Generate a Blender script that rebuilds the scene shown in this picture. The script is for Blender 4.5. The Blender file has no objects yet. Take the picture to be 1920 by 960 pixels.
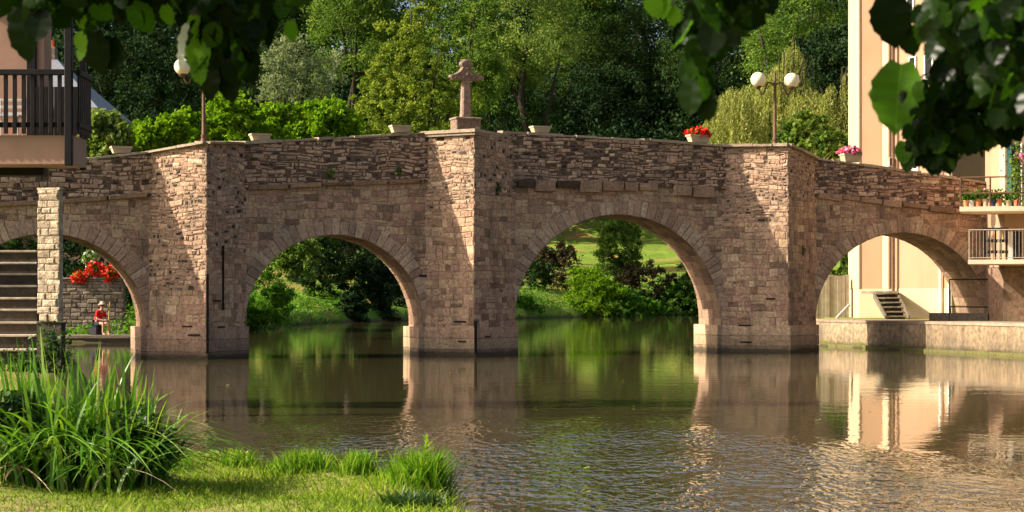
import bpy, math, random
import numpy as np
from mathutils import Vector, Matrix

# ------------------------------------------------------------------ frame, camera, light
F, YH, CZ = 3600.0, 556.0, 1.8            # focal length in photo pixels, horizon row, eye height
SC = bpy.context.scene
COL = SC.collection
R = math.radians

cam_d = bpy.data.cameras.new("camera")
cam = bpy.data.objects.new("camera", cam_d)
COL.objects.link(cam)
cam.location = (0, 0, CZ)
cam.rotation_euler = (R(90), 0, 0)
cam_d.sensor_width = 36
cam_d.lens = 36 * F / 1920
cam_d.shift_y = (YH - 480) / 1920
cam_d.clip_start, cam_d.clip_end = 0.1, 2000
cam_d.dof.use_dof = True
cam_d.dof.focus_distance = 55
cam_d.dof.aperture_fstop = 14
SC.camera = cam

SUN_EL, SUN_A = R(33), R(-9)               # sun from the left, a touch on the camera's side
sdir = Vector((-math.cos(SUN_A) * math.cos(SUN_EL), math.sin(SUN_A) * math.cos(SUN_EL), math.sin(SUN_EL)))
sun_d = bpy.data.lights.new("sun", 'SUN')
sun_d.energy = 5.0
sun_d.angle = R(0.5)
sun_d.color = (1.0, 0.89, 0.745)
sun = bpy.data.objects.new("sun", sun_d)
sun.rotation_euler = sdir.to_track_quat('Z', 'Y').to_euler()
sun.location = (-40, 0, 60)
COL.objects.link(sun)

W = bpy.data.worlds.new("World")
SC.world = W
W.use_nodes = True
wn = W.node_tree
bg = wn.nodes["Background"]
sky = wn.nodes.new("ShaderNodeTexSky")
sky.sky_type = 'NISHITA'
sky.sun_disc = False
sky.sun_elevation = SUN_EL
sky.sun_rotation = math.atan2(sdir.x, sdir.y)
sky.air_density = 0.7
sky.dust_density = 5.0
sky.ozone_density = 0.4
wn.links.new(sky.outputs[0], bg.inputs[0])
bg.inputs[1].default_value = 0.11

vs = SC.view_settings
vs.view_transform = 'Standard'
vs.look = 'None'
vs.exposure = 1.0
vs.gamma = 1
vs.use_curve_mapping = False
SC.cycles.max_bounces = 7
SC.cycles.use_denoising = True

rng = np.random.default_rng(7)
random.seed(7)


def at(px, py, D):
    return Vector(((px - 960) * D / F, D, CZ - (py - YH) * D / F))


# ------------------------------------------------------------------ object helpers
def tag(o, label=None, cat=None, group=None, kind=None):
    if label: o["label"] = label
    if cat: o["category"] = cat
    if group: o["group"] = group
    if kind: o["kind"] = kind
    return o


def empty(name, loc, label=None, cat=None, group=None):
    o = bpy.data.objects.new(name, None)
    o.location = loc
    o.empty_display_size = 0.2
    COL.objects.link(o)
    return tag(o, label, cat, group)


def offset_of(o):
    v = Vector((0, 0, 0))
    while o is not None:
        v = v + o.location
        o = o.parent
    return v


def link_mesh(name, me, mat, parent=None, base=None):
    """me is in world coordinates; moved so that it sits right under its parent / base"""
    off = offset_of(parent) if parent else (Vector(base) if base is not None else Vector((0, 0, 0)))
    if off.length > 0:
        me.transform(Matrix.Translation(-off))
    o = bpy.data.objects.new(name, me)
    for m in (mat if isinstance(mat, (list, tuple)) else [mat]):
        me.materials.append(m)
    COL.objects.link(o)
    if parent:
        o.parent = parent
    elif base is not None:
        o.location = base
    return o


class MB:
    def __init__(s):
        s.v, s.f, s.r, s.m = [], [], [], []

    def face(s, pts, r=0.5, m=0):
        i = len(s.v)
        s.v.extend([tuple(p) for p in pts])
        s.f.append(tuple(range(i, i + len(pts))))
        s.r.append(r); s.m.append(m)

    def mesh(s, verts, faces, r=0.5, m=0):
        i = len(s.v)
        s.v.extend([tuple(p) for p in verts])
        for f in faces:
            s.f.append(tuple(k + i for k in f)); s.r.append(r); s.m.append(m)

    def prism(s, poly, z0, z1, r=0.5, m=0):
        """poly: list of (x,y), counter-clockwise; z0,z1 numbers or lists"""
        n = len(poly)
        a = z0 if isinstance(z0, (list, tuple)) else [z0] * n
        b = z1 if isinstance(z1, (list, tuple)) else [z1] * n
        vs_ = [(p[0], p[1], a[i]) for i, p in enumerate(poly)] + [(p[0], p[1], b[i]) for i, p in enumerate(poly)]
        fs = [tuple(range(n))[::-1], tuple(range(n, 2 * n))]
        fs += [(i, (i + 1) % n, n + (i + 1) % n, n + i) for i in range(n)]
        s.mesh(vs_, fs, r, m)

    def box(s, c, size, rz=0.0, r=0.5, m=0, tilt=None, bev=0.0):
        c = Vector(c); hx, hy, hz = size[0] / 2, size[1] / 2, size[2] / 2
        rot = Matrix.Rotation(rz, 3, 'Z')
        if tilt is not None: rot = rot @ tilt
        if bev <= 0:
            vs_ = [c + rot @ Vector((x * hx, y * hy, z * hz)) for z in (-1, 1) for x, y in ((-1, -1), (1, -1), (1, 1), (-1, 1))]
            s.mesh(vs_, [(3, 2, 1, 0), (4, 5, 6, 7), (0, 1, 5, 4), (1, 2, 6, 5), (2, 3, 7, 6), (3, 0, 4, 7)], r, m)
            return
        b = min(bev, hx * .8, hy * .8, hz * .8)
        rings = []
        for z, ins in ((-hz, b), (-hz + b, 0), (hz - b, 0), (hz, b)):
            x, y = hx - ins, hy - ins
            c2 = b if ins == 0 else b * .5
            rings.append([c + rot @ Vector(q + (z,)) for q in ((-x + c2, -y), (x - c2, -y), (x, -y + c2), (x, y - c2), (x - c2, y), (-x + c2, y), (-x, y - c2), (-x, -y + c2))])
        vs_ = [p for rg in rings for p in rg]
        fs = [tuple(range(8))[::-1], tuple(range(24, 32))]
        for k in range(3):
            fs += [(k * 8 + i, k * 8 + (i + 1) % 8, (k + 1) * 8 + (i + 1) % 8, (k + 1) * 8 + i) for i in range(8)]
        s.mesh(vs_, fs, r, m)

    def tube(s, path, rad, n=8, r=0.5, m=0, caps=True):
        path = [Vector(p) for p in path]
        rads = rad if isinstance(rad, (list, tuple)) else [rad] * len(path)
        vs_, fs = [], []
        up = Vector((0.123, 0.992, 0.05))
        for i, p in enumerate(path):
            d = (path[min(i + 1, len(path) - 1)] - path[max(i - 1, 0)])
            d = d.normalized() if d.length > 1e-9 else Vector((0, 0, 1))
            if abs(d.dot(up)) > .96: up = Vector((1, 0, 0.1))
            a = d.cross(up).normalized(); b = d.cross(a)
            for k in range(n):
                t = 2 * math.pi * k / n
                vs_.append(p + (a * math.cos(t) + b * math.sin(t)) * rads[i])
        for i in range(len(path) - 1):
            for k in range(n):
                fs.append((i * n + k, i * n + (k + 1) % n, (i + 1) * n + (k + 1) % n, (i + 1) * n + k))
        if caps:
            fs.append(tuple(range(n))[::-1]); fs.append(tuple(range((len(path) - 1) * n, len(path) * n)))
        s.mesh(vs_, fs, r, m)

    def lathe(s, c, prof, n=20, r=0.5, m=0, sx=1, sy=1, rz=0):
        c = Vector(c)
        vs_, fs = [], []
        for (rr, z) in prof:
            for k in range(n):
                t = 2 * math.pi * k / n
                x, y = rr * math.cos(t) * sx, rr * math.sin(t) * sy
                vs_.append(c + Vector((x * math.cos(rz) - y * math.sin(rz), x * math.sin(rz) + y * math.cos(rz), z)))
        for i in range(len(prof) - 1):
            for k in range(n):
                fs.append((i * n + k, i * n + (k + 1) % n, (i + 1) * n + (k + 1) % n, (i + 1) * n + k))
        fs.append(tuple(range(n))[::-1]); fs.append(tuple(range((len(prof) - 1) * n, len(prof) * n)))
        s.mesh(vs_, fs, r, m)

    def build(s, name, mat, parent=None, base=None, smooth=False):
        me = bpy.data.meshes.new(name)
        me.from_pydata(s.v, [], s.f)
        a = me.attributes.new("rnd", 'FLOAT', 'FACE')
        a.data.foreach_set("value", s.r)
        if any(s.m): me.polygons.foreach_set("material_index", s.m)
        if smooth: me.polygons.foreach_set("use_smooth", [True] * len(s.f))
        me.update()
        return link_mesh(name, me, mat, parent, base)


def np_mesh(name, verts, quads, rnd, mat, parent=None, base=None, smooth=False):
    me = bpy.data.meshes.new(name)
    nv, nf, k = len(verts), len(quads), quads.shape[1]
    me.vertices.add(nv); me.loops.add(nf * k); me.polygons.add(nf)
    me.vertices.foreach_set("co", np.ascontiguousarray(verts, dtype=np.float32).ravel())
    me.loops.foreach_set("vertex_index", np.ascontiguousarray(quads, dtype=np.int32).ravel())
    me.polygons.foreach_set("loop_start", np.arange(0, nf * k, k, dtype=np.int32))
    me.update(calc_edges=True)
    a = me.attributes.new("rnd", 'FLOAT', 'FACE')
    a.data.foreach_set("value", np.ascontiguousarray(rnd, dtype=np.float32))
    if smooth: me.polygons.foreach_set("use_smooth", np.ones(nf, dtype=bool))
    return link_mesh(name, me, mat, parent, base)


# ------------------------------------------------------------------ materials
def new_mat(name):
    m = bpy.data.materials.new(name)
    m.use_nodes = True
    nt = m.node_tree
    for n in list(nt.nodes): nt.nodes.remove(n)
    out = nt.nodes.new("ShaderNodeOutputMaterial")
    return m, nt, out


def nd(nt, typ, **kw):
    n = nt.nodes.new("ShaderNode" + typ)
    for k, v in kw.items(): setattr(n, k, v)
    return n


def ramp(nt, fac, cols):
    n = nd(nt, "ValToRGB")
    e = n.color_ramp.elements
    while len(e) < len(cols): e.new(0.5)
    for i, (p, c) in enumerate(cols):
        e[i].position = p; e[i].color = tuple(c) + (1,)
    nt.links.new(fac, n.inputs[0])
    return n.outputs[0]


def noise(nt, scale, detail=4, vec=None, rough=.55, dist=0.0):
    n = nd(nt, "TexNoise")
    n.inputs["Scale"].default_value = scale
    n.inputs["Detail"].default_value = detail
    n.inputs["Roughness"].default_value = rough
    n.inputs["Distortion"].default_value = dist
    if vec is not None: nt.links.new(vec, n.inputs["Vector"])
    return n.outputs["Fac"]


def pos(nt, scale=(1, 1, 1)):
    g = nd(nt, "NewGeometry")
    m = nd(nt, "Mapping")
    m.inputs["Scale"].default_value = scale
    nt.links.new(g.outputs["Position"], m.inputs["Vector"])
    return m.outputs[0]


def mixc(nt, fac, a, b, mode='MIX'):
    n = nd(nt, "Mix", data_type='RGBA', blend_type=mode)
    for sock, v in ((n.inputs[0], fac), (n.inputs[6], a), (n.inputs[7], b)):
        if isinstance(v, (int, float)): sock.default_value = v
        elif isinstance(v, (tuple, list)): sock.default_value = tuple(v) + (1,)
        else: nt.links.new(v, sock)
    return n.outputs[2]


def mrange(nt, val, a, b, c=0.0, d=1.0, smooth=False):
    n = nd(nt, "MapRange")
    if smooth: n.interpolation_type = 'SMOOTHSTEP'
    n.inputs[1].default_value, n.inputs[2].default_value = a, b
    n.inputs[3].default_value, n.inputs[4].default_value = c, d
    nt.links.new(val, n.inputs[0])
    return n.outputs[0]


def math_n(nt, op, a, b):
    n = nd(nt, "Math", operation=op)
    for i, v in enumerate((a, b)):
        if isinstance(v, (int, float)): n.inputs[i].default_value = v
        else: nt.links.new(v, n.inputs[i])
    return n.outputs[0]


def bump(nt, h, strength=.5, dist=.02):
    b = nd(nt, "Bump")
    b.inputs["Strength"].default_value = strength
    b.inputs["Distance"].default_value = dist
    nt.links.new(h, b.inputs["Height"])
    return b.outputs[0]


def attr(nt, name="rnd"):
    a = nd(nt, "Attribute"); a.attribute_name = name
    return a.outputs["Fac"]


def principled(nt, out, col, rough=.85, normal=None, metal=0.0, spec=.3):
    p = nd(nt, "BsdfPrincipled")
    if isinstance(col, (tuple, list)): p.inputs["Base Color"].default_value = tuple(col) + (1,)
    else: nt.links.new(col, p.inputs["Base Color"])
    if isinstance(rough, (int, float)): p.inputs["Roughness"].default_value = rough
    else: nt.links.new(rough, p.inputs["Roughness"])
    p.inputs["Metallic"].default_value = metal
    p.inputs["Specular IOR Level"].default_value = spec
    if normal is not None: nt.links.new(normal, p.inputs["Normal"])
    nt.links.new(p.outputs[0], out.inputs[0])
    return p


def stone_mat(name, cols, var=.35, lichen=.5, wet_shade=True, bstr=.7, bscale=9, dark=.45, spots=.4):
    m, nt, out = new_mat(name)
    c = ramp(nt, attr(nt), cols)
    n1 = noise(nt, bscale, 8, pos(nt), .65)
    c = mixc(nt, 1.0, c, ramp(nt, n1, [(.25, (1 - var,) * 3), (.55, (1, 1, 1)), (.8, (1 + var * .6,) * 3)]), 'MULTIPLY')
    # grey and ochre lichen patches, water runs
    l1 = noise(nt, .9, 7, pos(nt), .7)
    c = mixc(nt, mrange(nt, l1, .52, .70, 0, lichen), c, (.15, .13, .10))
    l3 = noise(nt, 3.4, 6, pos(nt, (1, 1, 1.6)), .75)
    c = mixc(nt, mrange(nt, l3, .56, .68, 0, spots), c, (.085, .075, .05))
    l2 = noise(nt, 1.7, 6, pos(nt, (1, 1, 1.3)), .7)
    c = mixc(nt, mrange(nt, l2, .66, .74, 0, lichen * .8), c, (.34, .22, .07))
    runs = noise(nt, 1.6, 5, pos(nt, (1, 1, .12)), .6)
    c = mixc(nt, mrange(nt, runs, .5, .72, 0, dark), c, (.11, .08, .055))
    if wet_shade:  # dark waterline band: wet stain plus the painted shade of the undercut
        g = nd(nt, "SeparateXYZ"); nt.links.new(pos(nt), g.inputs[0])
        wv = math_n(nt, 'ADD', g.outputs[2], mrange(nt, noise(nt, 2.5, 3, pos(nt)), 0, 1, -.1, .1))
        c = mixc(nt, mrange(nt, wv, .07, .22, .88, 0), c, (.022, .02, .014))
        c = mixc(nt, mrange(nt, wv, .2, .75, .4, 0), c, (.10, .085, .05))
    h = math_n(nt, 'ADD', n1, math_n(nt, 'MULTIPLY', noise(nt, bscale * 4, 4, pos(nt)), .35))
    principled(nt, out, c, .9, bump(nt, h, bstr, .035), spec=.15)
    return m


PINK = [(0, (0.046, 0.030, 0.020)), (.2, (0.102, 0.065, 0.042)), (.25, (0.388, 0.246, 0.155)), (.4, (0.581, 0.379, 0.246)), (.55, (0.408, 0.256, 0.168)), (.7, (0.673, 0.458, 0.296)), (.85, (0.510, 0.300, 0.200)), (1, (0.755, 0.542, 0.350))]  # darkest stops paint the shade of holes in the rubble
ASH = [(0, (0.265, 0.167, 0.105)), (.15, (0.439, 0.271, 0.168)), (.35, (0.581, 0.369, 0.237)), (.5, (0.653, 0.453, 0.259)), (.65, (0.469, 0.286, 0.187)), (.8, (0.683, 0.478, 0.282)), (.9, (0.551, 0.305, 0.205)), (1, (0.755, 0.542, 0.332))]
M = {}
M['rubble'] = stone_mat("rubble_stone", PINK, .6, .5, True, .9, 13, .45, .3)
M['ashlar'] = stone_mat("dressed_stone", ASH, .65, .55, True, .9, 12, .5)
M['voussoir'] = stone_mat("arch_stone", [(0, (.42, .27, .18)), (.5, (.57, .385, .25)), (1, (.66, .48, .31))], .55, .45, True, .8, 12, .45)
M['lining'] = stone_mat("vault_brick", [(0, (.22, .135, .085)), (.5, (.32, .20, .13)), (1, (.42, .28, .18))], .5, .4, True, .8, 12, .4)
M['brown_base'] = stone_mat("brown_house_stone", [(0, (.20, .115, .07)), (.5, (.29, .175, .11)), (1, (.38, .24, .15))], .7, .4, False, .9, 7, .6)
M['dark_mortar'] = stone_mat("open_joint_mortar", [(0, (.19, .125, .086)), (1, (.19, .125, .086))], .7, .3, True, 1.0, 14, .4)
M['mortar'] = stone_mat("lime_mortar", [(0, (.39, .265, .175)), (1, (.39, .265, .175))], .5, .5, True, .9, 14, .5)
M['coping'] = stone_mat("coping_stone", [(0, (.26, .19, .13)), (.5, (.40, .31, .21)), (1, (.50, .40, .28))], .4, .6, False, .7, 8, .2)
M['cross'] = stone_mat("carved_stone", [(0, (.17, .12, .085)), (.5, (.28, .195, .135)), (1, (.38, .27, .19))], .6, .75, False, .9, 10, .4)
M['pale_stone'] = stone_mat("pale_limestone", [(0, (.36, .27, .18)), (.4, (.54, .42, .28)), (.7, (.46, .36, .255)), (1, (.62, .50, .35))], .7, .6, False, .9, 11, .15)
M['grey_stone'] = stone_mat("grey_garden_stone", [(0, (.12, .095, .07)), (.5, (.22, .175, .125)), (1, (.32, .26, .19))], .5, .5, True, .9, 9, .5)
M['algae'] = stone_mat("algae_stone", [(0, (.13, .125, .04)), (1, (.17, .16, .05))], .5, .4, False, .7, 9, .4)
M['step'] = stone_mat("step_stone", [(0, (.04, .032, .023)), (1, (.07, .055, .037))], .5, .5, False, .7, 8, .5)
M['nosing'] = stone_mat("sunlit_nosing", [(0, (.42, .34, .24)), (1, (.55, .45, .33))], .4, .3, False, .5, 8, .2)  # pale tone paints the sunlight on the step edges
M['quay'] = stone_mat("quay_concrete", [(0, (.29, .205, .12)), (.5, (.34, .245, .145)), (1, (.39, .285, .17))], .8, .9, True, .9, 6, .8)


def render_mat(name, col, col2, scale=1.5, stain=None, rough=.9, bscale=60):
    m, nt, out = new_mat(name)
    n1 = noise(nt, scale, 6, pos(nt), .6)
    c = mixc(nt, mrange(nt, n1, .35, .68), col, col2)
    r = noise(nt, 1.8, 5, pos(nt, (1, 1, .1)), .6)
    if stain: c = mixc(nt, mrange(nt, r, .55, .75, 0, .35), c, stain)
    principled(nt, out, c, rough, bump(nt, noise(nt, bscale, 3, pos(nt)), .25, .01), spec=.15)
    return m


M['peach'] = render_mat("peach_render", (.37, .235, .138), (.40, .26, .155), .8, (.27, .17, .10))
M['cream'] = render_mat("cream_render", (.47, .36, .225), (.52, .40, .26), .9, (.34, .25, .155))
M['pinkwall'] = render_mat("pink_roughcast", (.42, .25, .175), (.36, .22, .155), 3, None, .95, 30)
M['slab'] = render_mat("slab_concrete", (.62, .48, .32), (.70, .55, .38), 2, (.4, .3, .2))
M['darkwood'] = render_mat("dark_stained_wood", (.010, .008, .008), (.016, .013, .012), 6, None, .6, 40)
M['oldwood'] = render_mat("weathered_planks", (.40, .32, .23), (.30, .24, .17), 5, (.2, .16, .1))
M['slate'] = render_mat("slate_roof", (.20, .21, .225), (.15, .16, .175), 5, (.18, .18, .19), .55, 25)
M['terracotta'] = render_mat("terracotta", (.52, .19, .08), (.60, .25, .11), 6, (.35, .15, .08), .8)
M['planter'] = render_mat("sandy_planter", (.44, .33, .21), (.52, .40, .26), 4, (.35, .27, .18), .9)
M['orangepot'] = render_mat("orange_chimney_clay", (.75, .20, .06), (.68, .16, .05), 5)
M['globe'] = render_mat("opal_glass", (.86, .76, .50), (.86, .74, .48), 1, None, .25, 5)
M['iron'] = render_mat("rusty_brown_iron", (.10, .055, .032), (.16, .085, .045), 9, None, .6, 40)
M['blackiron'] = render_mat("black_iron", (.015, .013, .012), (.03, .025, .02), 9, None, .6, 40)
M['steel'] = render_mat("galvanised_steel", (.5, .48, .44), (.42, .40, .37), 9, None, .45, 40)
M['glass'] = render_mat("dark_window_glass", (.02, .022, .022), (.035, .035, .03), 2, None, .08, 3)
M['whitepaint'] = render_mat("white_paint", (.78, .75, .68), (.72, .68, .6), 3, None, .6)
M['turquoise'] = render_mat("turquoise_paint", (.25, .62, .56), (.20, .55, .50), 3, None, .5)
M['rooftile'] = render_mat("brown_roof_tile", (.36, .17, .11), (.28, .13, .09), 8, None, .85, 20)
M['bark'] = render_mat("tree_bark", (.045, .034, .023), (.03, .023, .016), 9, None, .95, 20)
M['red_cloth'] = render_mat("red_cotton", (.62, .015, .012), (.52, .012, .01), 8, None, .9)
M['dark_cloth'] = render_mat("dark_cloth", (.02, .02, .025), (.035, .033, .035), 8, None, .9)
M['skin'] = render_mat("skin", (.50, .27, .18), (.46, .24, .16), 10, None, .6)
M['straw'] = render_mat("pale_straw", (.62, .46, .28), (.55, .40, .24), 20, None, .9)
M['cane'] = render_mat("yellow_cane", (.50, .36, .10), (.42, .30, .08), 20, None, .6)
M['hair'] = render_mat("grey_brown_hair", (.10, .07, .05), (.14, .10, .08), 20, None, .8)
M['bluepot'] = render_mat("dark_blue_glaze", (.03, .04, .08), (.04, .05, .1), 5, None, .3)
M['red_petal'] = render_mat("red_petals", (.78, .045, .02), (.70, .03, .02), 12, None, .7)
M['pink_petal'] = render_mat("pink_petals", (.85, .16, .30), (.85, .28, .40), 12, None, .7)


def leaf_mat(name, cols, trans=.35, tcol=(1.25, 1.3, .5), gloss=.0, rough=.45):
    m, nt, out = new_mat(name)
    c = ramp(nt, attr(nt), cols)
    d = nd(nt, "BsdfDiffuse"); nt.links.new(c, d.inputs[0])
    t = nd(nt, "BsdfTranslucent"); nt.links.new(mixc(nt, 1.0, c, tcol, 'MULTIPLY'), t.inputs[0])
    mx = nd(nt, "MixShader"); mx.inputs[0].default_value = trans
    nt.links.new(d.outputs[0], mx.inputs[1]); nt.links.new(t.outputs[0], mx.inputs[2])
    g = nd(nt, "BsdfGlossy"); g.inputs["Roughness"].default_value = rough
    m2 = nd(nt, "MixShader"); m2.inputs[0].default_value = gloss
    nt.links.new(mx.outputs[0], m2.inputs[1]); nt.links.new(g.outputs[0], m2.inputs[2])
    nt.links.new(m2.outputs[0], out.inputs[0])
    return m


L = {}
L['yellow'] = leaf_mat("yellow_green_leaves", [(0, (.06, .10, .014)), (.5, (.16, .215, .03)), (1, (.31, .35, .055))])
L['mid'] = leaf_mat("mid_green_leaves", [(0, (.04, .085, .018)), (.5, (.105, .18, .032)), (1, (.22, .29, .055))])
L['light'] = leaf_mat("pale_green_leaves", [(0, (.07, .12, .028)), (.5, (.17, .24, .055)), (1, (.33, .38, .10))])
L['silver'] = leaf_mat("silvery_leaves", [(0, (.08, .115, .06)), (.5, (.18, .225, .12)), (1, (.33, .36, .22))])
L['dark'] = leaf_mat("shade_dark_leaves", [(0, (.016, .036, .012)), (.6, (.042, .08, .022)), (1, (.085, .13, .038))], .2)  # dark green puts the shade on these trees into their colour
L['deep'] = leaf_mat("deep_shade_wood_leaves", [(0, (.010, .023, .010)), (.6, (.024, .048, .018)), (1, (.052, .082, .028))], .15)  # near-black green holds the shade of the wood in its colour
L['bright'] = leaf_mat("bright_robinia_leaves", [(0, (.07, .15, .008)), (.5, (.14, .26, .012)), (1, (.25, .36, .03))], .42)
L['willow'] = leaf_mat("willow_leaves", [(0, (.11, .14, .03)), (.5, (.26, .28, .075)), (1, (.42, .41, .15))], .35)
L['olive'] = leaf_mat("olive_brush_leaves", [(0, (.05, .035, .02)), (.5, (.07, .055, .03)), (1, (.09, .09, .035))], .2)
L['bank'] = leaf_mat("river_bank_leaves", [(0, (.03, .09, .01)), (.5, (.075, .19, .02)), (1, (.17, .31, .04))], .35)
L['iris'] = leaf_mat("sword_leaves", [(0, (.05, .15, .01)), (.6, (.11, .25, .015)), (.88, (.20, .34, .03)), (1, (.34, .40, .12))], .35, (1.3, 1.3, .4), .035, .4)
L['grass'] = leaf_mat("lawn_grass", [(0, (.07, .12, .014)), (.5, (.19, .29, .028)), (.85, (.31, .39, .05)), (1, (.44, .39, .13))], .35)
L['tuft'] = leaf_mat("tall_grass_blades", [(0, (.07, .18, .012)), (.6, (.15, .29, .02)), (1, (.30, .37, .06))], .4)
L['herb'] = leaf_mat("dark_herb_leaves", [(0, (.015, .045, .008)), (.6, (.035, .085, .015)), (.92, (.07, .13, .025)), (1, (.15, .21, .06))], .3, gloss=.03)
L['linden'] = leaf_mat("linden_leaves", [(0, (.006, .013, .003)), (.78, (.018, .045, .006)), (.93, (.09, .22, .012)), (1, (.17, .36, .022))], .40, (1.3, 1.5, .35), .007, .3)  # ramp colours in canopy shade at the dark end, sunlit leaves at the bright
L['palelf'] = leaf_mat("sunlit_gloss_leaf", [(0, (.62, .68, .60)), (1, (.72, .76, .68))], .2, (1, 1, .8), .08, .3)  # whitish colour paints the sun's gloss on one leaf

# ------------------------------------------------------------------ river outline, ground and water
RIVER = np.array([(2, -20), (1.6, -4), (.9, 3), (.45, 8), (.2, 10.5), (-.02, 12.2), (-.25, 13.6), (-.55, 15.0), (-1.2, 15.35), (-1.9, 15.6), (-2.45, 16.3), (-3.5, 17.3),
                  (-4.9, 21), (-5.6, 25), (-6.3, 29), (-7.2, 33), (-9.5, 39), (-12.5, 47), (-15.6, 54), (-17.5, 62), (-17.6, 74), (-15.2, 74.6), (-14.9, 80), (-14.8, 95),
                  (-14.6, 106), (-13.0, 130), (-8.1, 144), (-2.6, 154), (.2, 158), (9, 174), (19, 196), (22, 190), (19, 165), (15, 120), (12.4, 90),
                  (11.2, 70.4), (15.4, 57.9), (19, 50), (26, 36), (34, 15), (40, -20)], dtype=float)


def river_dist(P):
    """signed distance to the river outline, positive on land"""
    x, y = P[:, 0], P[:, 1]
    best = np.full(len(P), 1e9); inside = np.zeros(len(P), bool)
    n = len(RIVER)
    for i in range(n):
        a, b = RIVER[i], RIVER[(i + 1) % n]
        ab = b - a
        t = np.clip(((x - a[0]) * ab[0] + (y - a[1]) * ab[1]) / (ab @ ab), 0, 1)
        d = np.hypot(x - a[0] - t * ab[0], y - a[1] - t * ab[1])
        best = np.minimum(best, d)
        c = ((a[1] > y) != (b[1] > y))
        with np.errstate(divide='ignore', invalid='ignore'):
            xi = a[0] + (y - a[1]) * ab[0] / (ab[1] if abs(ab[1]) > 1e-9 else 1e-9)
        inside ^= c & (x < xi)
    return np.where(inside, -best, best)


def sstep(a, b, t):
    t = np.clip((t - a) / (b - a), 0, 1)
    return t * t * (3 - 2 * t)


def ground_z(P):
    P = np.asarray(P, float).reshape(-1, 2)
    x, y = P[:, 0], P[:, 1]
    d = river_dist(P)
    base = .42 + .35 * sstep(20, 32, y)
    wob = .05 * np.sin(x * 1.7 + .6 * y) * np.cos(y * 1.3 - .4 * x) + .03 * np.sin(x * 3.9 + 1) * np.sin(y * 3.1)
    z = (base + wob * (y < 30)) * sstep(-.05, .32, d)
    quay = (x > 8) & (y > 40) & (y < 112) & (d > 0)
    z = np.where(quay, .95 * sstep(0, .5, d), z)
    far = sstep(66, 86, y) * (1 - .97 * sstep(6, 12, x) * (1 - sstep(100, 150, y)))
    left = (x < -5)
    meadow = np.where(left, .20 * np.clip(d - .5, 0, 14) + .10 * np.clip(d - 14.5, 0, 55),
                      .35 * np.clip(d - 1, 0, 5) + .02 * np.clip(d - 6, 0, 10) + .30 * np.clip(d - 16, 0, 6) + .105 * np.clip(d - 22, 0, 50))
    z = z + far * (meadow + .55 * np.clip(d - 72, 0, 62))
    z = np.where((x < -13.2) & (y > 64) & (y < 79.5) & (d > 0), np.minimum(z, .15), z)
    z = np.where(d < 0, -.9 * sstep(0, .8, -d), z)
    z = z + far * (d > 3) * .25 * np.sin(x * .31 + y * .17) * np.sin(y * .23)
    return z


def axis(segs):
    out = []
    for a, b, st in segs: out.extend(list(np.arange(a, b, st)))
    out.append(segs[-1][1])
    return np.array(out)


gx = axis([(-260, -60, 10), (-60, -20, 2), (-20, -6, .7), (-6, 3, .15), (3, 24, .8), (24, 60, 3), (60, 260, 10)])
gy = axis([(-25, 8, 1.5), (8, 18, .15), (18, 80, .8), (80, 220, 2), (220, 460, 8)])
GX, GY = np.meshgrid(gx, gy)
gp = np.stack([GX.ravel(), GY.ravel()], 1)
gz = ground_z(gp)
nx, ny = len(gx), len(gy)
idx = np.arange(nx * ny).reshape(ny, nx)
quads = np.stack([idx[:-1, :-1], idx[:-1, 1:], idx[1:, 1:], idx[1:, :-1]], -1).reshape(-1, 4)


def ground_mat():
    m, nt, out = new_mat("ground_earth_and_grass")
    sep = nd(nt, "SeparateXYZ"); nt.links.new(pos(nt), sep.inputs[0])
    Y, Z = sep.outputs[1], sep.outputs[2]
    n1 = noise(nt, 1.6, 7, pos(nt), .65)
    n2 = noise(nt, .06, 6, pos(nt), .6)
    n3 = noise(nt, 9, 6, pos(nt), .7)
    near = ramp(nt, n1, [(.35, (.13, .17, .028)), (.5, (.22, .25, .04)), (.62, (.27, .20, .09)), (.75, (.32, .22, .11))])
    near = mixc(nt, 1, near, ramp(nt, n3, [(.3, (.55, .55, .55)), (.7, (1.25, 1.25, 1.25))]), 'MULTIPLY')
    mead = ramp(nt, n2, [(.35, (.10, .19, .022)), (.55, (.17, .26, .03)), (.68, (.24, .26, .05))])
    mead = mixc(nt, 1, mead, ramp(nt, noise(nt, .8, 8, pos(nt, (1, .35, 1)), .75), [(.3, (.5, .55, .5)), (.7, (1.25, 1.2, 1.2))]), 'MULTIPLY')
    ochre = noise(nt, .17, 6, pos(nt), .7)
    mead = mixc(nt, mrange(nt, ochre, .50, .62, 0, .85), mead, (.33, .20, .06))
    c = mixc(nt, mrange(nt, Y, 60, 80), near, mead)
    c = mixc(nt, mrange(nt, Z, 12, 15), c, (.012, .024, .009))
    c = mixc(nt, mrange(nt, Z, .02, .3, 1, 0), c, (.07, .055, .03))
    principled(nt, out, c, .95, bump(nt, n3, .8, .04), spec=.1)
    return m


gr = np_mesh("ground", np.stack([gp[:, 0], gp[:, 1], gz], 1), quads, np.full(len(quads), .5), ground_mat(), smooth=True)
tag(gr, kind="structure")


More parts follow.
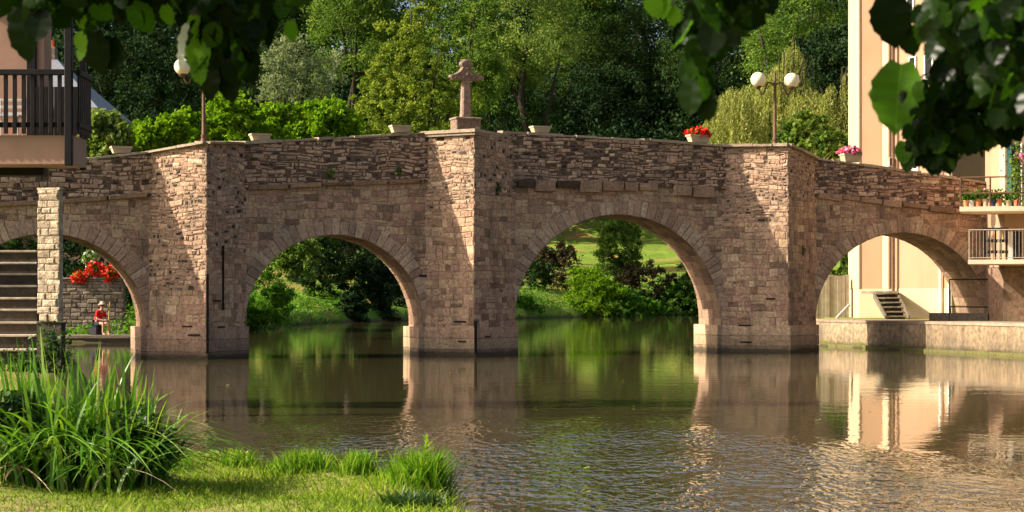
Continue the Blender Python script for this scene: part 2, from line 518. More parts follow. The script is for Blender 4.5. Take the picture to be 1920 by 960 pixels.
def water_mat():
    m, nt, out = new_mat("river_water")
    sep = nd(nt, "SeparateXYZ"); nt.links.new(pos(nt), sep.inputs[0])
    X, Y = sep.outputs[0], sep.outputs[1]
    # wind-ruffled patch in the near half of the river, calm under the bridge
    patch = noise(nt, .16, 4, pos(nt, (1, .5, 1)), .55)
    edge = math_n(nt, 'ADD', Y, math_n(nt, 'MULTIPLY', math_n(nt, 'SUBTRACT', patch, .5), 14))
    edge = math_n(nt, 'ADD', edge, mrange(nt, X, 2.6, 5.5, 0, 9))
    ruff = mrange(nt, edge, 22, 29, 1, 0, True)
    left = mrange(nt, X, -4.2, -1.0, .0, 1, True)
    ruff = math_n(nt, 'MULTIPLY', ruff, math_n(nt, 'MAXIMUM', left, .25))
    gust = noise(nt, .75, 4, pos(nt, (1, .45, 1)), .65)
    ruff = math_n(nt, 'MULTIPLY', ruff, mrange(nt, gust, .36, .62, .3, 1.35))
    w1 = noise(nt, 3.3, 1.6, pos(nt, (2.8, 1.05, 1)), .5, .2)
    w2 = noise(nt, 1.1, 3, pos(nt, (.6, 1, 1)), .5)
    h = math_n(nt, 'MULTIPLY', w1, math_n(nt, 'ADD', math_n(nt, 'MULTIPLY', ruff, .062), .0012))
    h = math_n(nt, 'ADD', h, math_n(nt, 'MULTIPLY', w2, .0035))
    h = math_n(nt, 'ADD', h, math_n(nt, 'MULTIPLY', noise(nt, 7, 2, pos(nt)), .0006))
    b = nd(nt, "Bump"); b.inputs["Strength"].default_value = 1; b.inputs["Distance"].default_value = 1.0
    nt.links.new(h, b.inputs["Height"])
    p = principled(nt, out, (.052, .045, .018), .02, b.outputs[0], spec=.5)
    p.inputs["IOR"].default_value = 1.33
    return m


wb = MB()
wb.face([(-60, -30, 0), (60, -30, 0), (60, 240, 0), (-60, 240, 0)])
tag(wb.build("water", water_mat()), kind="structure")

# ------------------------------------------------------------------ the bridge
iD0, iD1 = 1 / 54.6, 1 / 63.9


def wall_pt(px):
    D = 1 / (iD0 + (iD1 - iD0) * px / 1480.0)
    return Vector(((px - 960) * D / F, D))


P0 = wall_pt(0)
UH = (wall_pt(1480) - P0).normalized()           # along the bridge
NH = Vector((UH.y, -UH.x))                       # outward, towards the camera
TH = 2.2                                         # thickness of the bridge


def u_of(px): return (wall_pt(px) - P0).dot(UH)


def pxD(u):
    p = P0 + UH * u
    return 960 + F * p.x / p.y, p.y


def z_at(px, py):
    return CZ - (py - YH) * wall_pt(px).y / F


def prof(pts):
    us = [u_of(p[0]) for p in pts]; zs = [z_at(*p) for p in pts]
    return lambda u: float(np.interp(u, us, zs))


top_f = prof([(-420, 334), (160, 300), (278, 287), (387, 276), (465, 270), (800, 251), (937, 250), (1200, 264), (1352, 275), (1480, 281), (1530, 299), (1650, 316), (1800, 338), (1900, 353)])
cor_f = prof([(-420, 400), (0, 384), (278, 366), (460, 352), (795, 339), (966, 341), (1150, 344), (1352, 356), (1480, 360), (1525, 364), (1700, 383), (1860, 404)])
U_A, U_B = u_of(-420), u_of(1853)


class Arch:
    def __init__(s, l, r, crown, spring, skew):
        s.l, s.r = u_of(l), u_of(r)
        s.c, s.a = (s.l + s.r) / 2, (s.r - s.l) / 2
        pc = pxD(s.c)[0]
        s.zs = z_at(pc, spring); s.b = z_at(pc, crown) - s.zs
        s.skew = skew

    def z(s, u):
        t = (u - s.c) / s.a
        return s.zs + s.b * math.sqrt(max(0, 1 - t * t)) if abs(t) < 1 else None

    def inside(s, u, z, g=0.0):
        if abs(u - s.c) >= s.a + g: return False
        if z <= s.zs: return True
        return ((u - s.c) / (s.a + g)) ** 2 + ((z - s.zs) / (s.b + g)) ** 2 < 1


ARCHES = [Arch(-100, 274, 438, 612, .08), Arch(459, 793, 440, 608, .22), Arch(964, 1351, 402, 604, .40), Arch(1528, 1853, 436, 604, .20)]
sk_u = [a.c for a in ARCHES]; sk_v = [a.skew for a in ARCHES]


def skew(u): return float(np.interp(u, sk_u, sk_v))


def W3(u, z, out=0.0):
    p = P0 + UH * u + NH * out
    return Vector((p.x, p.y, z))


def B3(u, z, v):
    """point v metres behind the face, following the skew of the vaults"""
    return W3(u + skew(u) * v / TH, z, -v)


br_base = W3((U_A + U_B) / 2, 0, -TH / 2)
bridge = empty("stone_bridge", br_base, "old pinkish stone bridge of four round arches with pointed piers across the river", "bridge")

ucols = sorted(set(list(np.arange(U_A, U_B, .35)) + [U_B] + [x for a in ARCHES for x in [a.c + a.a * math.cos(t) for t in np.linspace(0, math.pi, 49)]]))
core = MB()
prev = None
ZB = -1.2


def bott(u, side):
    for a in ARCHES:
        if a.l - 1e-6 < u < a.r + 1e-6:
            if abs(u - a.l) < 1e-5: return (ZB, a.zs) if side > 0 else (ZB, ZB)
            if abs(u - a.r) < 1e-5: return (a.zs, ZB)
            return (a.z(u),) * 2
    return (ZB, ZB)


def deck(u): return top_f(u) - 1.0


def bot_side(u, d):
    """underside height just left (d=-1) or right (d=+1) of u"""
    for a in ARCHES:
        if a.l + 1e-6 < u + d * 1e-4 < a.r - 1e-6:
            t = max(-1, min(1, (u - a.c) / a.a))
            return a.zs + a.b * math.sqrt(max(0, 1 - t * t))
    return ZB


for u0, u1 in zip(ucols[:-1], ucols[1:]):
    b0, b1 = bot_side(u0, 1), bot_side(u1, -1)
    d0, d1 = deck(u0), deck(u1)
    core.face([W3(u0, b0), W3(u1, b1), W3(u1, d1), W3(u0, d0)])
    core.face([B3(u1, b1, TH), B3(u0, b0, TH), B3(u0, d0, TH), B3(u1, d1, TH)])
    core.face([W3(u0, d0), W3(u1, d1), B3(u1, d1, TH), B3(u0, d0, TH)])
    core.face([B3(u0, b0, TH), B3(u1, b1, TH), W3(u1, b1), W3(u0, b0)])
for a in ARCHES:
    core.face([W3(a.l, ZB), W3(a.l, a.zs), B3(a.l, a.zs, TH), B3(a.l, ZB, TH)])
    core.face([B3(a.r, ZB, TH), B3(a.r, a.zs, TH), W3(a.r, a.zs), W3(a.r, ZB)])
core.face([B3(U_B, ZB, TH), B3(U_B, deck(U_B), TH), W3(U_B, deck(U_B)), W3(U_B, ZB)])
core.face([W3(U_A, ZB), W3(U_A, deck(U_A)), B3(U_A, deck(U_A), TH), B3(U_A, ZB, TH)])
core.build("masonry_core", M['mortar'], bridge)


def lay(mb, P, n, u0, u1, z0, z1, zlo, zhi, hr, lr, jit, prot, rnd=None, excl=None, gap=.022, bev=.03, prng=None, wave=0.0, split=.0, painted_holes=False):
    """lay courses of single stones on a surface P(u,z) with outward normal n(u,z)"""
    q = prng or random
    P_flat, wv = P, wave
    P = lambda u, z: P_flat(u, z + wv * (math.sin(1.7 * u + 2.3 * z) + .6 * math.sin(4.1 * u + 1.3 * z + 2) + .4 * math.sin(9.7 * u + .7 * z)) * min(1, max(0, (z - z0 - .1) * 2)) * min(1, max(0, (zhi(u) - z) * 3)))
    z = z0
    while z < z1:
        h = q.uniform(*hr)
        u = u0 - q.uniform(0, lr[1])
        while u < u1:
            l = q.uniform(*lr)
            if q.random() < .12: l *= 1.5
            a, b = max(u, u0), min(u + l, u1)
            u += l
            if b - a < .06: continue
            c = (a + b) / 2
            lo0, lo1, hi0, hi1 = zlo(a), zlo(b), zhi(a), zhi(b)
            zz0, zz1 = z, z + h
            bits = [(a, b, z, z + h)]
            if q.random() < split:
                f_ = q.uniform(.38, .62)
                bits = [(a, b, z, z + h * f_), (a, b, z + h * f_, z + h)] if q.random() < .65 else [(a, a + (b - a) * f_, z, z + h), (a + (b - a) * f_, b, z, z + h)]
            for (a, b, zz0, zz1) in bits: one(mb, P, n, a, b, zz0, zz1, zlo, zhi, jit, prot, rnd, excl, gap, bev, q, painted_holes)
        z += h


def one(mb, P, n, a, b, zz0, zz1, zlo, zhi, jit, prot, rnd, excl, gap, bev, q, painted_holes):
            h = zz1 - zz0
            c = (a + b) / 2
            lo0, lo1, hi0, hi1 = zlo(a), zlo(b), zhi(a), zhi(b)
            za0, zb0 = max(zz0, lo0), max(zz0, lo1)
            za1, zb1 = min(zz1, hi0), min(zz1, hi1)
            if za1 - za0 < .04 or zb1 - zb0 < .04: return
            cor = [[a, za0], [b, zb0], [b, zb1], [a, za1]]
            if excl and (any(excl(x, y) for x, y in cor) or excl(c, (za0 + za1) / 2) or excl(c, za0) or excl(c, zb1)): return
            r = rnd() if rnd else q.random()
            if painted_holes and r < .25:                       # small stone in dark colour, standing for a shaded hole
                k_ = q.uniform(.4, .75); w_ = (b - a) * (1 - k_) / 2; t_ = (za1 - za0) * q.uniform(.1, .22)
                sh_ = q.uniform(-w_, w_)
                cor = [[x + (w_ if x == a else -w_) + sh_, y + (t_ if i < 2 else -t_)] for i, (x, y) in enumerate(cor)]
                prot, bev = prot * .5, bev * .4
            g = gap * q.uniform(.5, 1.4)
            cu, cz = c, (za0 + za1 + zb0 + zb1) / 4
            pts = []
            for (x, y) in cor:
                x += (g if x < cu else -g) * .5 + q.uniform(-jit, jit) * .5
                y += (g if y < cz else -g) * .5 + q.uniform(-jit, jit) * .35
                pts.append((x, y))
            pr = prot * q.uniform(.35, 1.25)
            bv = min(bev * q.uniform(.7, 1.5), h * .3, (b - a) * .3)
            outer = [P(x, y) for x, y in pts]
            inner = []
            for (x, y) in pts:
                xi = x + (bv if x < cu else -bv); yi = y + (bv if y < cz else -bv)
                inner.append(P(xi, yi) + n(xi, yi) * (pr * q.uniform(.8, 1.15)))
            mid = [P(x * .25 + (x + (bv if x < cu else -bv)) * .75, y * .75 + (y + (bv if y < cz else -bv)) * .25) for x, y in pts]
            shoulder = [P(x, y) + n(x, y) * pr * .65 for x, y in pts]
            vs_ = outer + shoulder + inner
            fs = [(8, 9, 10, 11)]
            for i in range(4):
                j = (i + 1) % 4
                fs += [(i, j, 4 + j, 4 + i), (4 + i, 4 + j, 8 + j, 8 + i)]
            mb.mesh(vs_, fs, r)


nrm3 = Vector((NH.x, NH.y, 0))
# spandrel walls under the cornice
fac = MB()
inside_any = lambda u, z: any(a.inside(u, z, .12) for a in ARCHES)
lay(fac, lambda u, z: W3(u, z), lambda u, z: nrm3, u_of(-200), U_B, -.15, 8.5, lambda u: -.15, cor_f, (.14, .27), (.16, .46), .026, .024, None, inside_any, .014, .02, None, .032, .28)
fac.build("spandrel_wall", M['ashlar'], bridge)

# parapet: inner and outer walls above the deck, outer one faced with rubble and standing slightly proud
for nm, o0, o1 in (("parapet", .09, -.32), ("parapet", -TH + .32, -TH)):
    pm = MB()
    us = list(np.arange(U_A, U_B, .5)) + [U_B]
    for u0, u1 in zip(us[:-1], us[1:]):
        lo = (lambda u: min(cor_f(u), deck(u))) if o0 > 0 else (lambda u: deck(u) - .05)
        t0, t1 = top_f(u0), top_f(u1)
        A = [W3(u0, lo(u0), o0), W3(u1, lo(u1), o0), W3(u1, t1, o0), W3(u0, t0, o0)]
        Bq = [W3(u0, lo(u0), o1), W3(u1, lo(u1), o1), W3(u1, t1, o1), W3(u0, t0, o1)]
        pm.mesh(A + Bq, [(0, 1, 2, 3), (7, 6, 5, 4), (3, 2, 6, 7), (0, 4, 5, 1)])
    pm.face([W3(U_B, deck(U_B), o0), W3(U_B, deck(U_B), o1), W3(U_B, top_f(U_B), o1), W3(U_B, top_f(U_B), o0)])
    if o0 > 0:
        pr = MB()
        lay(pr, lambda u, z: W3(u, z, .09), lambda u, z: nrm3, u_of(-200), U_B, z_at(1853, 410), 8.9, cor_f, top_f, (.075, .16), (.10, .36), .06, .035, None, None, .032, .024, None, .03, .25, True)
        par = pm.build(nm, M['dark_mortar'], bridge)
        pr.build("rubble_facing", M['rubble'], par)
    else:
        pm.build(nm, M['rubble'], bridge)

# cornice: rough string course under the parapet between the piers
for (pa, pb, hh, out, blk) in ((-200, 277, .12, .17, 1.3), (463, 794, .12, .18, 1.5), (968, 1352, .28, .2, .62), (1530, 1850, .16, .18, .9)):
    cm = MB()
    u, ue = u_of(pa), u_of(pb)
    while u < ue - .1:
        l = min(blk * random.uniform(.6, 1.3), ue - u)
        if blk > .7 or random.random() > .12:
            zt, zt2 = cor_f(u) + .05, cor_f(u + l) + .05
            h1 = hh * random.uniform(.7, 1.25)
            o_ = out * random.uniform(.8, 1.2)
            j = lambda: random.uniform(-.02, .02)
            e = u + l - random.uniform(.01, .05)
            fr = [W3(u + .03, zt - h1 + j(), o_ - .03), W3(e - .03, zt2 - h1 + j(), o_ - .03), W3(e - .02, zt2 + j(), o_), W3(u + .02, zt + j(), o_)]
            bk = [W3(u, zt - h1 - .02, 0), W3(e, zt2 - h1 - .02, 0), W3(e, zt2 + .04, .0), W3(u, zt + .04, .0)]
            cm.mesh(fr + bk, [(0, 1, 2, 3), (0, 4, 5, 1), (3, 2, 6, 7), (1, 5, 6, 2), (4, 0, 3, 7)], random.uniform(.17, .6))
        u += l
    cm.build("cornice", M['rubble'], bridge)

# arch rings and vault linings
for a in ARCHES:
    rg = MB()
    nv = int(math.pi * a.a / .235)
    th = np.linspace(0, math.pi, nv + 1)
    th[1:-1] += rng.uniform(-.012, .012, nv - 1)
    for k in range(nv):
        t0, t1 = th[k] + .0025, th[k + 1] - .0025
        d = .46 + random.uniform(-.09, .1)
        pr = random.uniform(.03, .05)
        def q(t, e): return a.c + (a.a + e) * math.cos(t), a.zs + (a.b + e) * math.sin(t)
        o4 = [q(t0, 0), q(t0, d), q(t1, d), q(t1, 0)]
        ti0, ti1 = t0 + .006, t1 - .006
        i4 = [q(ti0, .02), q(ti0, d - .02), q(ti1, d - .02), q(ti1, .02)]
        base = [W3(x, z, -.01) for x, z in o4]
        sh = [W3(x, z, pr * .7) for x, z in o4]
        inn = [W3(x, z, pr) for x, z in i4]
        fs = [(8, 9, 10, 11)]
        for i in range(4):
            j2 = (i + 1) % 4
            fs += [(i, j2, 4 + j2, 4 + i), (4 + i, 4 + j2, 8 + j2, 8 + i)]
        rg.mesh(base + sh + inn, fs, random.random())
    rg.build("arch_ring", M['voussoir'], bridge)
    # lining: s runs round the vault from right springing to left, plus the jambs below
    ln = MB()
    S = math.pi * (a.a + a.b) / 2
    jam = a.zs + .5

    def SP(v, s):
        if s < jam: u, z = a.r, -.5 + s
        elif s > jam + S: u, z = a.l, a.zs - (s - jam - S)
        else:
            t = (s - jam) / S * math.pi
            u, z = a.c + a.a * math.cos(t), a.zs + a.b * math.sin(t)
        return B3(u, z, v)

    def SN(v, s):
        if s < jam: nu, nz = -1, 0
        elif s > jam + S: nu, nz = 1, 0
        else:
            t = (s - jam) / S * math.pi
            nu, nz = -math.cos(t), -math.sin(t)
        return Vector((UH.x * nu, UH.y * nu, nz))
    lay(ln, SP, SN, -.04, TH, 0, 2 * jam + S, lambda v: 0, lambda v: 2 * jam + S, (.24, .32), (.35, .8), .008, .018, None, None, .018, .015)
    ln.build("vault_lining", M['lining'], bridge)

WALL_PLANTS = []
# pointed piers (cutwaters) rising to the parapet, with their plinths
PIERS = [(278, 387, 462, 1.45), (797, 889, 966, 1.45), (1353, 1478, 1530, 1.45)]


def pier_geo(l, m_, r, S):
    A, B = wall_pt(l), wall_pt(r)
    # apex on the sight line through column m_, S metres out of the wall plane
    dirv = Vector(((m_ - 960) / F, 1.0))
    w = wall_pt(m_)
    t = S / (-(dirv.dot(NH)))
    ap = w - dirv * t
    return A, ap, B


for i, (l, m_, r, S) in enumerate(PIERS):
    A, ap, B = pier_geo(l, m_, r, S)
    zt = [top_f(u_of(l)), top_f(u_of(m_)), top_f(u_of(r))]
    if i == 1: zt = [z_at(889, 256)] * 3
    bm = MB()
    Ai, Bi = A - NH * .3, B - NH * .3
    bm.prism([Ai, A, ap, B, Bi], ZB, [zt[0], zt[0], zt[1], zt[2], zt[2]])
    pier = bm.build("cutwater", M['mortar'], bridge)
    for (p, q_, z0, z1, side) in ((A, ap, zt[0], zt[1], 0), (ap, B, zt[1], zt[2], 1)):
        d = (q_ - p); ln_ = d.length; d = d.normalized()
        n2 = Vector((d.y, -d.x, 0))
        P = lambda u, z, p=p, d=d: Vector((p.x + d.x * u, p.y + d.y * u, z))
        N = lambda u, z, n2=n2: n2
        zs_ = lambda u, z0=z0, z1=z1, ln_=ln_: z0 + (z1 - z0) * u / ln_
        zc = {0: (z_at(387, 545), z_at(387, 480)), 1: (z_at(889, 395), z_at(930, 370)), 2: (z_at(1478, 420), z_at(1500, 380))}[i][side]
        f1 = MB()
        lay(f1, P, N, 0, ln_, zc, 9, lambda u: zc, zs_, (.08, .17), (.10, .34), .055, .028, None, None, .028, .024, None, .035, .25, True)
        f1.build("rubble_facing", M['rubble'], pier)
        f2 = MB()
        lay(f2, P, N, 0, ln_, -.15, zc, lambda u: -.15, lambda u: zc, (.15, .28), (.17, .46), .024, .022, None, None, .012, .014, None, .025, .2)
        f2.build("dressed_facing", M['ashlar'], pier)
    # plinth: a slightly wider footing just above the water
    zp = z_at(m_, 612) if i < 2 else z_at(m_, 608)
    e = .17
    lu, ru = u_of(l), u_of(r)
    al, ar = ARCHES[i].r - e, ARCHES[i + 1].l + .1
    out = .1
    poly = [B3(al, 0, TH + .1).xy, W3(al, 0, out).xy, (A - UH * .05 + NH * out), ap + NH * .14, (B + UH * .05 + NH * out), W3(ar, 0, out).xy, B3(ar, 0, TH + .1).xy]
    pl = MB()
    hs = (zp + .15) / 3
    for k in range(3):
        pl.prism(poly, -.15 + k * hs if k else -1.2, -.15 + (k + 1) * hs - .012, random.random())
        g2 = [Vector(p) * .9995 for p in poly]
    pl.build("plinth", M['ashlar'], bridge)
    # iron cramps let into the masonry
    if i < 2:
        nose = MB()
        zb_, zt_ = (z_at(m_, 660), z_at(m_, 515 if i == 0 else 600))
        nose.prism([ap + NH * .05 + UH * x for x in (-.035, .035)] + [ap + NH * .17 + UH * .035, ap + NH * .17 - UH * .035][::1], zb_, zt_)
        nose.build("iron_nosing", M['blackiron'], pier)
    cr = {0: [(355, 612, 22, 0), (368, 628, 26, 0), (409, 613, 22, 1), (405, 564, 26, 1)], 1: [(864, 603, 26, 0), (908, 631, 18, 1), (870, 640, 16, 0)], 2: [(1398, 610, 24, 0), (1400, 641, 22, 0), (1445, 560, 18, 0)]}[i]
    for (px, py, wpx, side) in cr:
        p, q_ = (A, ap) if side == 0 else (ap, B)
        d = (q_ - p).normalized(); n2 = Vector((d.y, -d.x))
        # where the sight line of this column meets the facet
        s_ = Vector(((px - 960) / F, 1.0))
        den = s_.dot(n2)
        t = p.dot(n2) / den
        c = s_ * t
        extra = .115 if py > 605 else .04
        ib = MB()
        ib.box((c.x + n2.x * extra, c.y + n2.y * extra, CZ - (py - YH) * c.y / F), (wpx * c.y / F, .05, .045), math.atan2(d.y, d.x), bev=.008)
        ib.build("iron_cramp", M['blackiron'], pier)
# a long iron bar and a cramp on the walls
ib = MB(); c = W3(u_of(416), 0, .9)
A, ap, B = pier_geo(*PIERS[0]); d = (B - ap).normalized(); n2 = Vector((d.y, -d.x)); s_ = Vector(((416 - 960) / F, 1)); t = ap.dot(n2) / s_.dot(n2); c = s_ * t
ib.prism([(c.x + n2.x * o + d.x * x, c.y + n2.y * o + d.y * x) for x, o in ((-.025, .07), (.025, .07), (.025, .03), (-.025, .03))], CZ - (582 - YH) * c.y / F, CZ - (460 - YH) * c.y / F)
ib.build("iron_tie_bar", M['blackiron'], bridge)
ib = MB(); ib.box(W3(u_of(792), z_at(792, 517), .06), (.24, .05, .06), math.atan2(UH.y, UH.x), bev=.008); ib.build("iron_cramp", M['blackiron'], bridge)

# coping along the parapet, one part per run


def coping_run(pts, zf, wid=.5):
    cp = MB()
    for p, q_, z0, z1 in pts:
        d = q_ - p; ln_ = d.length; d = d.normalized(); n2 = Vector((d.y, -d.x))
        s = 0
        while s < ln_ - .05:
            l = min(random.uniform(.5, 1.1), ln_ - s)
            e = s + l - .015
            za, zb = z0 + (z1 - z0) * s / ln_, z0 + (z1 - z0) * e / ln_
            h = random.uniform(.07, .11); o_ = .14 + random.uniform(-.02, .04)
            lo = [p + d * s + n2 * o_, p + d * e + n2 * o_, p + d * e - n2 * (wid - .14), p + d * s - n2 * (wid - .14)]
            zl = [za - .012, zb - .012, zb - .012, za - .012]
            zh = [za + h - .03, zb + h - .03 + random.uniform(-.012, .012), zb + h, za + h]
            cp.prism(lo, zl, zh, random.random())
            s += l
    cp.build("coping", M['coping'], bridge)


def run(pa, pb, n=8):
    ps = np.linspace(pa, pb, n + 1)
    return [(wall_pt(a), wall_pt(b), top_f(u_of(a)), top_f(u_of(b))) for a, b in zip(ps[:-1], ps[1:])]


coping_run(run(-420, 278, 6), None)
A, ap, B = pier_geo(*PIERS[0])
coping_run([(A, ap, top_f(u_of(278)), top_f(u_of(387))), (ap, B, top_f(u_of(387)), top_f(u_of(462)))], None, .55)
coping_run(run(462, 795, 5), None)
coping_run(run(940, 1353, 6), None)
A, ap, B = pier_geo(*PIERS[2])
coping_run([(A, ap, top_f(u_of(1353)), top_f(u_of(1478))), (ap, B, top_f(u_of(1478)), top_f(u_of(1530)))], None, .55)
coping_run(run(1530, 1853, 6), None)
# fills of the refuge floors over the pointed piers
A, ap, B = pier_geo(*PIERS[1])
sl = MB()
zz = z_at(889, 256)
out_poly = [A - UH * .1 - NH * .35, A - UH * .12 + NH * .1, ap + NH * .2 - UH * .05, B - UH * .25 + NH * .1, B - UH * .2 - NH * .35]
sl.prism([p + NH * 0 for p in out_poly], zz + .003, zz + .1, .5)
sl.prism([p + (p - (A + B + ap) / 3).normalized() * -.06 for p in out_poly], zz - .08, zz + .002, .2)
sl.build("pier_slab", M['coping'], bridge)

for (px, py, sz, lb) in ((617, 326, .16, "small green plant rooted in the parapet above the second arch"), (931, 352, .2, "dark green plant hanging on the right face of the central pier"), (1502, 470, .16, "small green tuft in the joints of the right pier"), (745, 322, .12, "little green tuft in the parapet left of the central pier")):
    u = u_of(px); p = W3(u, z_at(px, py), .12)
    if px == 931: A, ap, B = pier_geo(*PIERS[1]); p2 = ap.lerp(B, .55); p = Vector((p2.x, p2.y - .05, CZ - (py - YH) * p2.y / F))
    if px == 1502: A, ap, B = pier_geo(*PIERS[2]); p2 = ap.lerp(B, .5); p = Vector((p2.x - .03, p2.y - .06, CZ - (py - YH) * p2.y / F))
    V, Q = None, None
    C_ = np.array(p) + np.random.default_rng(px).normal(0, .5, (120, 3)) * np.array([sz * .8, .05, sz])
    WALL_PLANTS.append((p, C_, lb))

# ------------------------------------------------------------------ wayside cross
ctr = (A + B + ap) / 3
sq = Vector(((873 - 960) / F, 1.0)); cD = ctr.y
cb = Vector(((873 - 960) * cD / F, cD, zz + .1))
px2m = cD / F
cross = empty("stone_cross", cb, "weathered carved stone cross on a block above the central pier", "cross")
pd = MB()
ztop_p = CZ - (221 - YH) * px2m
rot_c = math.atan2(UH.y, UH.x)
pd.box((cb.x, cb.y, (cb.z + ztop_p - .06) / 2), (.86, .62, ztop_p - .06 - cb.z), rot_c, .3, bev=.03)
pd.box((cb.x, cb.y, ztop_p - .04), (.92, .68, .08), rot_c, .7, bev=.02)
pd.build("pedestal", M['cross'], cross)
zsh = CZ - (150 - YH) * px2m
sh = MB()
w0, w1 = .30, .24


def oct_ring(z, w, d):
    c_ = .28
    o = []
    for x, y in ((-1 + c_, -1), (1 - c_, -1), (1, -1 + c_), (1, 1 - c_), (1 - c_, 1), (-1 + c_, 1), (-1, 1 - c_), (-1, -1 + c_)):
        v = Vector((x * w / 2, y * d / 2))
        o.append(Vector((cb.x + v.x * math.cos(rot_c) - v.y * math.sin(rot_c), cb.y + v.x * math.sin(rot_c) + v.y * math.cos(rot_c), z)))
    return o


zs_list = np.linspace(ztop_p - .01, zsh + .05, 9)
rings = [oct_ring(z, (.37 if k == 0 else .34 - .09 * k / 8) + random.uniform(-.012, .012), .3 - .06 * k / 8) for k, z in enumerate(zs_list)]
vv = [p for rr in rings for p in rr]
fs = [tuple(range(8))[::-1], tuple(range(64, 72))]
for k in range(8): fs += [(k * 8 + i, k * 8 + (i + 1) % 8, k * 8 + 8 + (i + 1) % 8, k * 8 + 8 + i) for i in range(8)]
sh.mesh(vv, fs, .6)
sh.build("shaft", M['cross'], cross)
# the head: outline in pixels round (874,140), with drooping trefoil arms, extruded and roughened
hd = [(868, 160), (867, 153), (863, 150), (857, 150), (852, 152), (847, 151), (841, 146), (842, 142), (848, 141), (853, 138), (859, 135), (863, 130), (866, 126), (862, 122), (862, 117), (867, 114), (870, 111.5), (876, 111), (880, 114),
      (885, 117), (885, 122), (881, 126), (883, 130), (887, 135), (893, 138), (899, 141), (906, 142), (907, 147), (901, 151), (896, 152), (890, 150), (885, 150), (881, 153), (880, 160)]
hm = MB()
cx, cy = 874, 141


def hp(p, dep, k):
    x = (cx + (p[0] - cx) * k - 873) * px2m; z = CZ - (cy + (p[1] - cy) * k - YH) * px2m
    return Vector((cb.x + x * math.cos(rot_c) / .97 + dep * math.sin(rot_c), cb.y + x * math.sin(rot_c) - dep * math.cos(rot_c), z))


n = len(hd)
lays = [(-.13, .9), (-.09, 1.0), (0, 1.0), (.09, 1.0), (.13, .9)]
vv = [hp((p[0] + random.uniform(-.6, .6), p[1] + random.uniform(-.6, .6)), dd, k) for dd, k in lays for p in hd]
vv += [hp((cx, cy), -.13, 1), hp((cx, cy), .13, 1)]
fs = []
for k in range(4): fs += [(k * n + i, (k + 1) * n + i, (k + 1) * n + (i + 1) % n, k * n + (i + 1) % n) for i in range(n)]
fs += [(len(vv) - 2, i, (i + 1) % n) for i in range(n)] + [(len(vv) - 1, 4 * n + (i + 1) % n, 4 * n + i) for i in range(n)]
hm.mesh(vv, fs, .35)
# worn relief figure on the arms: raised knobs
for (x, y, s) in ((874, 140, 4), (867, 146, 2.4), (881, 146, 2.4), (874, 129, 3), (851, 148, 2.2), (897, 148, 2.2), (860, 147, 2), (888, 147, 2)):
    p = hp((x, y), .13, 1)
    hm.lathe(p - Vector((0, 0, s * px2m)), [(.01, 0), (s * px2m * .8, s * px2m * .5), (s * px2m, s * px2m), (s * px2m * .8, s * px2m * 1.5), (.01, s * px2m * 2)], 7, random.random())
hm.build("cross_head", M['cross'], cross)
pq = MB(); pq.box((cb.x + .3 * math.cos(rot_c) + .325 * math.sin(rot_c), cb.y + .3 * math.sin(rot_c) - .325 * math.cos(rot_c), (cb.z + ztop_p) / 2 - .02), (.14, .03, .2), rot_c, bev=.006)
pq.build("pale_plaque", M['pale_stone'], cross)

# ------------------------------------------------------------------ foliage helpers
def unit(n_):
    v = rng.normal(size=(n_, 3))
    return v / np.linalg.norm(v, axis=1, keepdims=True)


def leaf_quads(C, size, aspect=.55, up=.35, hang=0.0):
    """rhombic leaves at points C; returns verts, quads"""
    n_ = len(C)
    nrm = unit(n_); nrm[:, 2] += up
    nrm /= np.linalg.norm(nrm, axis=1, keepdims=True)
    t = unit(n_)
    if hang: t[:, 2] -= hang
    t -= nrm * np.sum(t * nrm, 1, keepdims=True)
    t /= np.linalg.norm(t, axis=1, keepdims=True) + 1e-9
    b = np.cross(nrm, t)
    s = (size * rng.uniform(.65, 1.35, n_))[:, None]
    v = np.stack([C - t * s * .5, C + b * s * aspect * .5 + nrm * s * .08, C + t * s * .5, C - b * s * aspect * .5 + nrm * s * .08], 1)
    return v.reshape(-1, 3), np.arange(4 * n_).reshape(-1, 4)


def clumps(lobes, n_clump, per, spread=.2, shell=.62, flat=.8):
    """leaf centres for lobes [(cx,cy,cz,rx,ry,rz)] and a per-leaf tint"""
    vol = np.array([l[3] * l[4] + l[3] * l[5] for l in lobes]); vol = vol / vol.sum()
    P, T = [], []
    for l, w in zip(lobes, vol):
        k = max(3, int(n_clump * w))
        dv = unit(k); dv[:, 2] = np.where(dv[:, 2] < -.75, -dv[:, 2], dv[:, 2])
        rad = rng.uniform(shell, 1.03, k)[:, None]
        c = np.array(l[:3]) + dv * rad * np.array(l[3:])
        cr = spread * min(l[3:]) * rng.uniform(.6, 1.5, k)
        q = rng.normal(size=(k, per, 3)) * .55 * cr[:, None, None]
        q[:, :, 2] *= flat
        P.append((c[:, None, :] + q).reshape(-1, 3))
        tint = np.clip(rng.normal(.45, .17, k), 0, 1)
        T.append(np.clip(np.repeat(tint, per) + rng.normal(0, .14, k * per), 0, 1))
    return np.concatenate(P), np.concatenate(T)


